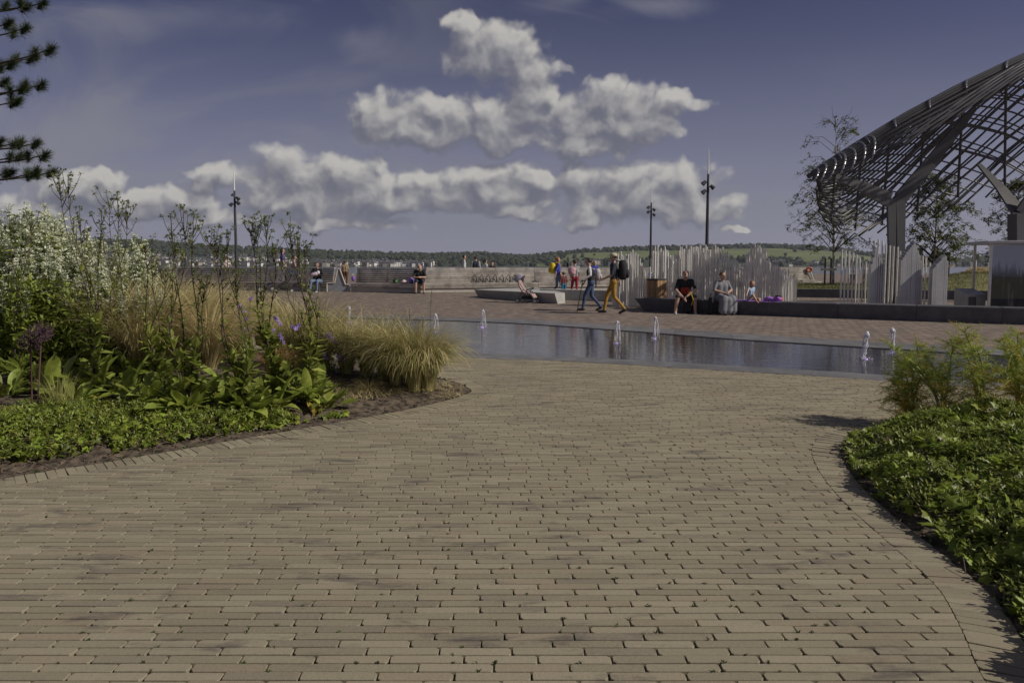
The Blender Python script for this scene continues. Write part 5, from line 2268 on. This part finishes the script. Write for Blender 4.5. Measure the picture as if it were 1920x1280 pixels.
budding_plant(30, 705, [(20, 430), (60, 420)], 'budding plant rooted among the white flowers with paddle leaves', 10, .9, 0)
budding_plant(178, 735, [(112, 358), (128, 362), (150, 420), (185, 470), (90, 470)], 'budding plant with the tallest dark stems beside the purple seed heads', 18, 1.1, 2)
budding_plant(222, 700, [(205, 388), (222, 392), (238, 405), (190, 415), (215, 450)], 'budding plant whose leafy stems fork before the white flowers', 12, 1.0, 0)
budding_plant(295, 715, [(272, 470), (285, 500), (310, 520), (330, 470)], 'budding plant with thin stems in front of the tan grass', 13, .95, 0)
budding_plant(350, 772, [(345, 432), (322, 438), (362, 440), (385, 540), (340, 520)], 'budding plant with a large rosette and yellow fallen leaves', 22, 1.05, 4)
budding_plant(465, 778, [(405, 480), (425, 470), (395, 455), (440, 520), (470, 500), (378, 470)], 'leaning budding plant with many thin stems over the ground cover', 20, 1.0, 2)
budding_plant(520, 735, [(497, 425), (480, 440), (515, 470), (470, 438), (530, 452)], 'budding plant with a broad open spray seen against the river', 12, .95, 0)
budding_plant(580, 772, [(560, 478), (545, 440), (572, 470), (535, 520)], 'budding plant at the bed edge with long leaves over the bark', 14, 1.15, 1)

# leafy rosettes between them
ROS = [(12, 742, .9, 'leaf rosette at the foot of the valerian drift'), (98, 738, 1.0, 'leaf rosette just behind the purple seed heads'), (140, 758, .9, 'low leaf rosette right of the green grass tuft'),
       (236, 742, 1.0, 'leaf rosette with pale leaves behind the ground cover'), (282, 762, .9, 'leaf rosette pressed against the large yellowing one'), (322, 742, .9, 'leaf rosette in front of the dry straw tuft'),
       (408, 760, .95, 'leaf rosette between the two many-stemmed budding plants'), (430, 732, .9, 'leaf rosette below the rust brown sedge'), (512, 768, .95, 'leaf rosette spreading to the bark at the bed edge'),
       (250, 712, .9, 'leaf rosette under the tan grass mass'), (60, 715, 1.0, 'leaf rosette among the valerian stems'), (612, 778, .8, 'outermost leaf rosette lying on the bark')]
for (px, py, sz, lab) in ROS:
    b = bedpt(px, py)
    o = thing('leaf_rosette', lab, 'plant', b, 0, 'leaf rosettes in the left bed')
    for i in range(22):
        a = 2.4 * i + U(-.3, .3)
        put('leaf', random.choice(LV), o, (.05 * math.cos(a), .05 * math.sin(a), 0), (U(.05, .4) + .8 * i / 22, U(-.3, .3), a - PI / 2), U(.55, 1.0) * sz)
    put('leaf', random.choice(LY), o, (0, -.06, .02), (.05, .2, U(2.4, 3.8)), .9)

# ---- white valerian
def valerian_meshes(k):
    st, lf, fl = MB(), MB(), MB()
    for s in range(4):
        a = U(0, 6.28)
        tip = Vector((.10 * math.cos(a), .10 * math.sin(a), U(.85, 1.0)))
        ax = catmull([(0, 0, 0), tip * .5 + Vector((U(-.02, .02), U(-.02, .02), 0)), tip], 8)
        st.tube(ax, [.006 - .004 * i / (len(ax) - 1) for i in range(len(ax))], 5)
        for i in range(1, int(len(ax) * .86)):
            for r_ in range(6):
                d = rand_dir(.4)
                small_leaf(lf, ax[i] + Vector((U(-.02, .02), U(-.02, .02), U(-.03, .03))), d, U(.05, .10), U(.018, .03))
        n = 15
        for i in range(n):
            u = i / n
            z = 1 - .36 * u
            c0 = tip * z
            r = .012 + .070 * u
            for w in range(2 + int(u * 5)):
                a = U(0, 6.28)
                c = c0 + Vector((r * math.cos(a) * U(.6, 1.1), r * math.sin(a) * U(.6, 1.1), U(-.012, .012)))
                st.tube([c0 - Vector((0, 0, .03)), c], .0014, 3)
                for m_ in range(9):
                    e = c + Vector((U(-.018, .018), U(-.018, .018), U(-.004, .010)))
                    small_leaf(fl, e, rand_dir(.6), U(.012, .020), U(.011, .016))
    out = []
    for q, nm, m_ in ((st, 'stem', M_gstem), (lf, 'foliage', M_val), (fl, 'blossom', M_flow)):
        me = q.mesh(nm)
        me.materials.append(m_)
        out.append((nm, me))
    return out


VV = [valerian_meshes(k) for k in range(5)]
VTOP = [(-90, 400), (-40, 405), (0, 395), (30, 400), (62, 352), (98, 372), (120, 400), (142, 398), (166, 402), (195, 425), (220, 425), (248, 432), (272, 420), (300, 475), (320, 490)]
for i in range(46):
    px = -100 + 425 * (i + U(0, 1)) / 46
    layer = i % 3
    Y = (7.6, 8.4, 9.3)[layer] + U(-.2, .2)
    top = float(np.interp(px, [p[0] for p in VTOP], [p[1] for p in VTOP])) + (U(0, 30) if layer == 2 else U(15, 70) if layer == 1 else U(50, 130))
    b = at(px + U(-15, 15), 640, Y)
    z = hb(b.x, Y, 'L')
    T = at(px, top, Y)
    near = 'beside the shaded bench view' if px > 240 else 'in the dense white drift'
    o = thing('white_valerian', 'tall white flowering valerian in the dense drift behind the seed heads' if px < 240 else 'shorter white valerian at the end of the drift next to the tan grass', 'flower', (b.x, Y, z), U(0, 6.28), 'white valerian drift', T.z - z)
    for nm, me in random.choice(VV):
        put(nm, me, o)
# leafy undergrowth at the foot of the valerian
q = MB()
for i in range(16000):
    px = U(-120, 240)
    Y = U(7.2, 9.4)
    b = at(px, 640, Y)
    z = hb(b.x, Y, 'L')
    small_leaf(q, (b.x, Y, z + U(.02, 1.0) * (1 - max(0, (px - 130) / 150))), rand_dir(.3), U(.05, .11), U(.02, .04))
tag(q.build('valerian_undergrowth', [M_val]), 'dense bright green leaves at the foot of the white valerian', 'undergrowth', kind='stuff')

# ---- feather grass
GG = 'feather grass clumps in the left bed'


def grass_clump(px, py, h, label, m1, m2=None, n=900, lean=(.25, 0), spread=.5, name='feather_grass', w=.0032, base_r=.07, droop=.65):
    b = bedpt(px, py)
    o = thing(name, label, 'grass', b, 0, GG)
    for part, mm, cnt in (('blades', m1, n), ('seed_plumes', m2, n // 2)):
        if mm is None:
            continue
        q = MB()
        for i in range(cnt):
            a = U(0, 2 * PI)
            r0 = base_r * math.sqrt(random.random())
            L = h * U(.65, 1.12) * (1.08 if part == 'seed_plumes' else 1)
            p = Vector((r0 * math.cos(a), r0 * math.sin(a), -.01))
            t0 = spread * U(.05, .55)
            t1 = droop * U(.55, 1.6)
            hx, hy = math.cos(a) * U(.5, 1) + lean[0] * 2.2, math.sin(a) * U(.5, 1) + lean[1] * 2.2
            hl = max(.2, math.hypot(hx, hy))
            hx, hy = hx / hl, hy / hl
            t0 *= .4 + .6 * min(1.2, hl)
            pts = [p]
            for k in range(7):
                u = (k + .5) / 7
                th = min(2.75, t0 + t1 * u ** 1.6)
                p = p + Vector((hx * math.sin(th), hy * math.sin(th), math.cos(th))) * (L / 7)
                pts.append(p)
            ww = w * (1.5 if part == 'seed_plumes' else 1)
            q.ribbon(pts, [ww * .8, ww, ww, ww, ww * .9, ww * .8, ww * .6, ww * .2], side=(math.cos(a + 1.57), math.sin(a + 1.57), U(-.4, .4)))
        q.build(part, [mm], o)
    return o


for i, (px, py, h) in enumerate([(222, 690, 1.1), (250, 676, 1.2), (262, 700, .95), (290, 690, 1.1), (312, 668, 1.2), (345, 676, 1.1), (378, 668, 1.15), (410, 655, 1.1), (448, 664, 1.05), (280, 655, 1.3),
                                 (350, 648, 1.2), (430, 640, 1.1), (488, 658, 1.0), (530, 668, .92), (235, 655, 1.3), (395, 690, .9)]):
    grass_clump(px, py, h, 'pale tan feather grass clump in the wind-combed mass behind the budding stems', M_tan if i % 4 else M_ggr, M_tan, 820, (.22, -.06), .75, droop=1.25, w=.0036)
for i, (px, py, h, lab) in enumerate([(560, 688, .98, 'green and tan feather grass clump beside the purple geraniums'),
                                      (606, 690, 1.0, 'feather grass clump rising behind the purple geraniums'),
                                      (650, 698, .80, 'narrow green feather grass clump right of the purple geraniums'),
                                      (688, 703, .85, 'arching feather grass clump in the middle of the bed tip'),
                                      (722, 711, .82, 'low feather grass clump before the bed tip'),
                                      (742, 720, .84, 'dense green feather grass clump beside the big blond one'),
                                      (776, 732, .92, 'big blond feather grass clump spilling over the bed tip'),
                                      (802, 731, .86, 'outermost blond feather grass clump at the rounded bed tip')]):
    grass_clump(px, py, h, lab, M_ggr, M_tan, 1000 if i > 4 else 520, (-.05 if i > 4 else .12, -.06), .5 if i > 4 else .55, droop=1.65 if i > 4 else 1.4, w=.0036)
grass_clump(412, 672, .48, 'rust brown sedge tuft among the budding stems', M_rust, None, 420, (0, 0), 1.0, 'sedge_tuft', droop=1.3)
grass_clump(520, 712, .46, 'rust brown sedge tuft left of the long-leaved plant', M_rust, None, 420, (0, 0), .8, 'sedge_tuft', droop=1.0)
grass_clump(112, 775, .36, 'fresh green grass tuft beside the purple seed heads', M_ggr, None, 130, (0, 0), .6, 'grass_tuft', droop=.5)
grass_clump(300, 705, .40, 'dry straw tuft on the bare mulch behind the rosettes', M_tan, None, 260, (0, 0), 2.0, 'straw_tuft', droop=1.2)
grass_clump(690, 732, .22, 'flattened dry straw tuft on the bark before the feather grass', M_tan, None, 240, (0, -.2), 2.2, 'straw_tuft', droop=1.2)
# dry straw lying on the soil in front of the grasses
q = MB()
for i in range(1500):
    p = bedpt(U(610, 865), U(712, 748))
    if not in_left(p.x, p.y):
        continue
    a = U(0, 6.28)
    l = U(.05, .16)
    q.ribbon([p + Vector((0, 0, .006)), p + Vector((l * .5 * math.cos(a), l * .5 * math.sin(a), .022)), p + Vector((l * math.cos(a), l * math.sin(a), .008))], .003, side=(-math.sin(a), math.cos(a), 0))
tag(q.build('dry_straw', [M_tan]), 'dry pale straw lying on the bark in front of the feather grass', 'straw', kind='stuff')
# lone upright dark stalks among the grasses
for (px, py, tx, ty) in ((800, 715, 809, 545), (765, 712, 768, 578), (600, 690, 600, 556), (594, 690, 593, 552), (790, 715, 792, 595)):
    b = bedpt(px, py)
    T = at(tx, ty, b.y) - b
    q = MB()
    q.tube([(0, 0, 0), T * .5 + Vector((.01, 0, 0)), T], [.004, .0035, .002], 5)
    for i in range(10):
        small_leaf(q, T * U(.8, 1.0), (U(-.3, .3), U(-.3, .3), 1), .03, .008)
    tag(q.build('flower_stalk', [M_gstem], loc=b), 'single thin dark stalk standing up out of the feather grass', 'stalk', 'lone stalks in the feather grass')

# ---- purple geraniums
def geranium(px, py, spots, label):
    b = bedpt(px, py)
    o = thing('geranium', label, 'flower', b)
    st, lf = MB(), MB()
    for i in range(120):
        d = rand_dir(.4)
        c = Vector((U(-.14, .14), U(-.12, .12), U(.03, .32)))
        small_leaf(lf, c, d, U(.03, .055), U(.03, .045))
    for (fx, fy) in spots:
        T = at(fx, fy, b.y - U(.0, .15)) - b
        st.tube([(0, 0, 0), T * .5 + Vector((0, 0, .03)), T], .0025, 5)
        q = MB()
        nrm = Vector((U(-.4, .4), -1, U(.0, .6))).normalized()
        s = nrm.cross(Vector((0, 0, 1))).normalized()
        t_ = s.cross(nrm)
        for k in range(5):
            a = 2 * PI * k / 5 + U(-.1, .1)
            d = s * math.cos(a) + t_ * math.sin(a)
            e = s * -math.sin(a) + t_ * math.cos(a)
            q.add([T, T + d * .014 + e * .010 + nrm * .003, T + d * .027 + e * .006, T + d * .027 - e * .006, T + d * .014 - e * .010 + nrm * .003], [(0, 1, 2, 3, 4)])
        q.build('flower', [M_pur], o)
    st.build('stems', [M_gstem], o)
    lf.build('foliage', [M_small], o)
    return o


geranium(622, 700, [(608, 664), (613, 672), (606, 661), (635, 668), (640, 675), (612, 630), (622, 633), (628, 640), (618, 625), (633, 645)], 'purple geranium with low blooms in front of the feather grass')
geranium(540, 700, [(520, 600), (525, 607), (516, 596), (524, 627), (528, 634), (531, 642), (548, 612), (555, 616), (513, 620), (560, 610)], 'purple geranium blooming behind the stems at the bed edge')
geranium(455, 690, [(452, 578), (458, 586), (462, 598), (464, 617), (448, 572), (470, 560)], 'sparse lilac geranium among the many thin stems')
geranium(700, 716, [(693, 660), (699, 664), (696, 670)], 'small faded purple geranium between the arching grass clumps')

# ---- allium seed heads
for (px, py, tx, ty, lab) in ((60, 765, 57, 640, 'dull purple allium seed head on the shorter stalk'), (70, 768, 78, 622, 'dull purple allium seed head on the taller stalk')):
    b = bedpt(px, py)
    T = at(tx, ty, b.y) - b
    o = thing('allium', lab, 'flower', b)
    q = MB()
    q.tube([(0, 0, 0), T * .5, T], [.008, .007, .006], 6)
    q.build('stalk', [mat('allium_stalk', (.12, .055, .06), .7, .2, 8)], o)
    q = MB()
    for i in range(150):
        d = Vector((random.gauss(0, 1), random.gauss(0, 1), random.gauss(0, 1))).normalized()
        r = U(.075, .10)
        q.tube([T, T + d * r], .0012, 3)
        q.ball(T + d * r, .005, 5, 4)
    q.build('seed_head', [M_all], o)

# ---- ground cover
def ivy_leaf(q, p, nrm, s, a, mi=0):
    nrm = nrm.normalized()
    t1 = nrm.cross(Vector((math.cos(a), math.sin(a), .1))).normalized()
    t2 = nrm.cross(t1)
    out = [(0, -.25), (.40, -.42), (.36, -.02), (.52, .22), (.18, .30), (0, .68), (-.18, .30), (-.52, .22), (-.36, -.02), (-.40, -.42)]
    vs = [p + nrm * s * .05] + [p + (t1 * x + t2 * y) * s - nrm * s * (.10 * (x * x + y * y)) for x, y in out]
    q.add(vs, [(0, i + 1, (i + 1) % 10 + 1) for i in range(10)], mi)


def cover(name, side, region, n_ivy, n_small, label, hmax):
    q = MB()
    k = 0
    tries = 0
    while k < n_ivy + n_small and tries < 200000:
        tries += 1
        r = region()
        if r is None:
            continue
        x, y, dens = r
        z = hb(x, y, side)
        hh = hmax * (0.15 + 1.0 * max(0, .45 + .9 * noise.noise((x * 2.4, y * 2.4, 5)))) * dens
        if noise.noise((x * 4.5, y * 4.5, 9)) > .28 and random.random() < .75:
            continue
        zz = z + hh * (1 - random.random() ** 2.2) + .01
        nrm = Vector((U(-.7, .7), U(-.9, .4), U(.4, 1)))
        if k < n_ivy:
            ivy_leaf(q, Vector((x, y, zz)), nrm, U(.045, .085) * (1 if side == 'L' else 1.15), U(0, 6.28), 0)
        else:
            d = rand_dir(.4)
            for j in range(3):
                small_leaf(q, Vector((x, y, zz)) + d * .02 * j, rand_dir(.4), U(.022, .045), U(.012, .02), 1)
        k += 1
    return tag(q.build(name, [M_ivy, M_ivy2]), label, 'ground cover', kind='stuff')


def reg_left():
    y = U(4.4, 8.0)
    x = U(-6.8, -1.6)
    if not in_left(x, y):
        return None
    d = edge_dist(LE, x, y)
    px = 960 + F * x / y
    lim = float(np.interp(px, [-100, 0, 200, 380, 480, 560], [1.5, 1.4, 1.15, .75, .5, .15]))
    if d < .10 + .09 * noise.noise((x * 2.5, y * 2.5, 0)) + (.10 if px < 200 else .0) or d > lim:
        return None
    return x, y, min(1, d / .35)


def reg_right():
    y = U(1.7, 6.4)
    x = U(1.5, 5.2)
    if not in_right(x, y) or x > .8 * y + .4:
        return None
    d = edge_dist(RE, x, y)
    if d < .02 + .10 * abs(noise.noise((x * 3, y * 3, 0))):
        return None
    if y > 5.0 and d < .35 and random.random() < .6:
        return None
    return x, y, min(1, .25 + d / .5)


cover('ivy_ground_cover', 'L', reg_left, 2300, 5200, 'low bright ivy and small-leaved ground cover along the left bed edge', .13)
cover('ivy_ground_cover', 'R', reg_right, 2600, 5600, 'thick ivy and small-leaved ground cover filling the right bed', .26)
# bare runners and dead twigs along the edges
q = MB()
for i in range(170):
    if i % 2:
        p = bedpt(U(-20, 480), U(820, 905))
        if not in_left(p.x, p.y) or edge_dist(LE, p.x, p.y) > .4:
            continue
    else:
        p = bedpt(U(1580, 1960), U(830, 1270), 'R')
        if not in_right(p.x, p.y) or edge_dist(RE, p.x, p.y) > .3 or i % 4:
            continue
    a = U(0, 6.28)
    l = U(.08, .32)
    q.tube([p + Vector((0, 0, .01)), p + Vector((l * .5 * math.cos(a), l * .5 * math.sin(a), U(.02, .06))), p + Vector((l * math.cos(a + .4), l * math.sin(a + .4), .012))], [.003, .0025, .0015], 5)
tag(q.build('dead_twigs', [mat('dead_twig', (.17, .125, .09), .9, .3, 20)]), 'bare dead twigs and runners lying along the bed edges', 'twigs', kind='stuff')

# ---- fennel in the right bed
def fennel(px, py, tops, label, yellow=.3):
    b = bedpt(px, py, 'R')
    o = thing('fennel', label, 'plant', b, 0, 'fennel plants in the right bed')
    for (tx, ty) in tops:
        T = at(tx, ty, b.y + U(-.25, .25)) - b
        ax = catmull([Vector((U(-.06, .06), U(-.06, .06), 0)), T * .35 + Vector((-T.x * .22, 0, .06)), T * .7 + Vector((-T.x * .16, 0, .07)), T], 5)
        q = MB()
        q.tube(ax, [.014 - .009 * i / (len(ax) - 1) for i in range(len(ax))], 6)
        g, yq = MB(), MB()
        for i in range(1, len(ax)):
            u = i / len(ax)
            for r_ in range(3):
                d = rand_dir(.4)
                ln = U(.12, .34) * (1.1 - .6 * u)
                e0 = ax[i]
                tgt = yq if random.random() < yellow * (1.7 if u < .45 else .25) else g
                for j in range(34):
                    u2 = U(.15, 1)
                    c = e0 + d * ln * u2 + Vector((0, 0, -.04 * u2 * u2))
                    dd = (d * .6 + Vector((U(-1, 1), U(-1, 1), U(-.8, .8)))).normalized()
                    l2 = U(.025, .06)
                    tgt.ribbon([c, c + dd * l2 * .5, c + dd * l2 + Vector((0, 0, -.006))], [.0026, .0024, .001])
                q.tube([e0, e0 + d * ln * .5, e0 + d * ln + Vector((0, 0, -.04))], [.003, .002, .001], 4)
        s = q.build('stalk', [M_fst], o, smooth=True)
        g.build('green_fronds', [M_fen], s)
        if yq.v:
            yq.build('yellow_fronds', [M_feny], s)
    return o


fennel(1710, 800, [(1672, 720), (1688, 705), (1720, 650), (1700, 690), (1668, 748), (1735, 700)], 'fennel leaning out over the brick path at the bed tip', .75)
fennel(1768, 798, [(1675, 655), (1680, 675), (1790, 640), (1760, 700), (1735, 668)], 'fennel with two long stalks bending towards the water jets', .4)
fennel(1835, 796, [(1808, 622), (1800, 640), (1832, 655), (1815, 700), (1850, 690)], 'tallest fennel with thick bent stalks and yellowed lower fronds', .7)
fennel(1905, 795, [(1875, 640), (1895, 655), (1908, 625), (1930, 640), (1885, 700), (1945, 690)], 'dense fennel beside the glass kiosk view', .5)
fennel(1975, 800, [(1960, 640), (1985, 660), (1920, 690)], 'fennel partly beyond the paved corner of the bed', .4)

# ---- pine on the left
pb = Vector((-8.6, 9.6, .3))
pine = thing('pine_tree', 'dark pine whose needled branches reach in over the white flowers', 'tree', pb)
q = MB()
q.tube([(0, 0, -.3), (.03, 0, 1.5), (0, .03, 3.5), (.02, 0, 6.5)], [.13, .11, .085, .03], 10)
q.build('trunk', [M_bark], pine, smooth=True)
TIPS = [(82, 6), (52, 12), (50, 52), (18, 42), (96, 92), (62, 108), (24, 118), (80, 158), (45, 165), (12, 152), (36, 188), (70, 268), (86, 290), (100, 322), (68, 322), (40, 292), (22, 322), (30, 268), (-30, 60), (-50, 140), (-40, 250), (-60, 20), (-40, 310)]


def needles(q, c, d, n, L):
    for i in range(n):
        dd = (d * .9 + Vector((random.gauss(0, .6), random.gauss(0, .6), random.gauss(0, .6)))).normalized()
        s = c - d * U(0, .14)
        l = L * U(.7, 1.15)
        q.ribbon([s, s + dd * l], [.0046, .0018])


for (tx, ty) in TIPS:
    Y = 9.0 + U(-.5, .5)
    T = at(tx, ty, Y) - pb
    S0 = Vector((0, 0, T.z - U(.0, .18) + .02))
    ax = catmull([S0, S0 + (T - S0) * .4 + Vector((0, 0, -.05)), S0 + (T - S0) * .8 + Vector((0, 0, -.05)), T], 5)
    q = MB()
    q.tube(ax, [.02 - .014 * i / (len(ax) - 1) for i in range(len(ax))], 6)
    br_ = q.build('branch', [M_bark], pine, smooth=True)
    nq = MB()
    needles(nq, T, (ax[-1] - ax[-2]).normalized() * .5 + Vector((.2, 0, .5)), 420, .11)
    for i in (len(ax) - 4, len(ax) - 8):
        needles(nq, ax[i] + Vector((U(-.05, .05), U(-.1, .1), .05)), Vector((.2, U(-.4, .4), .8)), 300, .105)
    nq.build('needles', [M_need], br_)

# ---- young birches beyond the whale
def birch(px, base_y, top_y, Y, label, crown, nleaf, bare=.25, w=60, seed=1):
    random.seed(seed)
    b = at(px, base_y, Y)
    b.z = .35
    T = at(px + 6, top_y, Y) - b
    o = thing('birch_tree', label, 'tree', b, 0, 'young birches on the lawn')
    H = T.z
    ax = catmull([(0, 0, 0), (T.x * .2, .03, H * .35), (T.x * .7, -.03, H * .7), T], 8)
    q = MB()
    q.tube(ax, [.075 - .068 * i / (len(ax) - 1) for i in range(len(ax))], 8)
    q.build('trunk', [M_birch], o, smooth=True)
    tw, lf = MB(), MB()
    W_ = w / F * Y
    for i in range(crown):
        u = U(.22, .97)
        k = u * (len(ax) - 1)
        s = ax[int(k)]
        a = U(0, 6.28)
        ln = W_ * (1.15 - .85 * abs(u - .42) / .58) * U(.5, 1.1)
        e1 = s + Vector((math.cos(a) * ln * .5, math.sin(a) * ln * .5, ln * .45))
        e2 = s + Vector((math.cos(a) * ln, math.sin(a) * ln, ln * (.45 if u > .7 else .1)))
        tw.tube([s, e1, e2], [.024 * (1.1 - u) + .006, .015 * (1.1 - u) + .006, .006], 4)
        for j in range(5):
            f = U(.3, 1)
            c = (s * (1 - f) ** 2 + e1 * 2 * f * (1 - f) + e2 * f * f)
            e3 = c + Vector((math.cos(a + U(-1, 1)) * .3, math.sin(a + U(-1, 1)) * .3, U(-.35, .3))) * U(.6, 1.4)
            tw.tube([c, e3], [.008, .005], 3)
            if u < 1 - bare or random.random() < .25:
                for m_ in range(max(1, int(nleaf / crown / 5))):
                    p = c + (e3 - c) * U(.1, 1) + Vector((U(-.08, .08), U(-.08, .08), U(-.12, .05)))
                    small_leaf(lf, p, rand_dir(-.4), U(.10, .15), U(.07, .10))
    cr = tw.build('crown', [M_twig], o)
    lf.build('leaves', [M_bleaf], cr)
    return o


birch(1562, 530, 222, 36, 'tall thin birch with bare top twigs left of the whale column', 120, 6500, .22, 84, 3)
birch(1752, 520, 330, 34, 'leafy young birch seen through the whale lattice', 95, 7500, .05, 70, 5)
birch(1905, 520, 340, 36, 'leafy young birch behind the glass kiosk', 70, 5000, .05, 58, 8)
random.seed(99)
# timber stakes with rails at the foot of the first two birches
M_stake = mat('stake_timber', (.10, .08, .06), .9, .2, 8)
for (xs2, y0_, y1_, Y, lab) in (((1546, 1557), 484, 535, 35, 'pair of dark timber tree stakes at the tall thin birch'), ((1724, 1778), 472, 520, 33, 'two dark timber stakes with a rail round the leafy birch')):
    a, b = at(xs2[0], y1_, Y), at(xs2[1], y1_, Y)
    o = thing('tree_stake', lab, 'tree stake', (a.x, a.y, .3))
    h = at(xs2[0], y0_, Y).z - .3
    for c in (a, b):
        q = MB()
        q.tube([(c.x - a.x, 0, 0), (c.x - a.x, 0, h)], .045, 8)
        q.build('post', [M_stake], o)
    q = MB()
    q.box(((b.x - a.x) / 2, -.06, h * .62), (abs(b.x - a.x) + .5, .04, .12))
    q.build('rail', [M_trim], o)
# clipped shrubs at the lawn edge
for (px, py, Y, r, lab) in ((1838, 512, 40, .75, 'pale rounded shrub on the lawn beside the kiosk'), (1812, 518, 41, .5, 'small dark shrub on the lawn left of the pale rounded one')):
    c = at(px, py, Y)
    q = MB()
    for i in range(1400):
        d = Vector((random.gauss(0, 1), random.gauss(0, 1), abs(random.gauss(0, 1)))).normalized()
        rr = r * U(.7, 1.05)
        small_leaf(q, (d.x * rr * 1.3, d.y * rr, d.z * rr * .8), rand_dir(.3), .10, .07)
    o = thing('lawn_shrub', lab, 'shrub', (c.x, c.y, c.z - .25))
    q.build('foliage', [M_tan if r > .6 else M_val], o)
    q = MB()
    for k in range(4):
        a = k * 1.57
        q.tube([(0, 0, -.3), (math.cos(a) * r * .6, math.sin(a) * r * .6, r * .45)], .02, 5)
    q.build('stem', [M_twig], o)
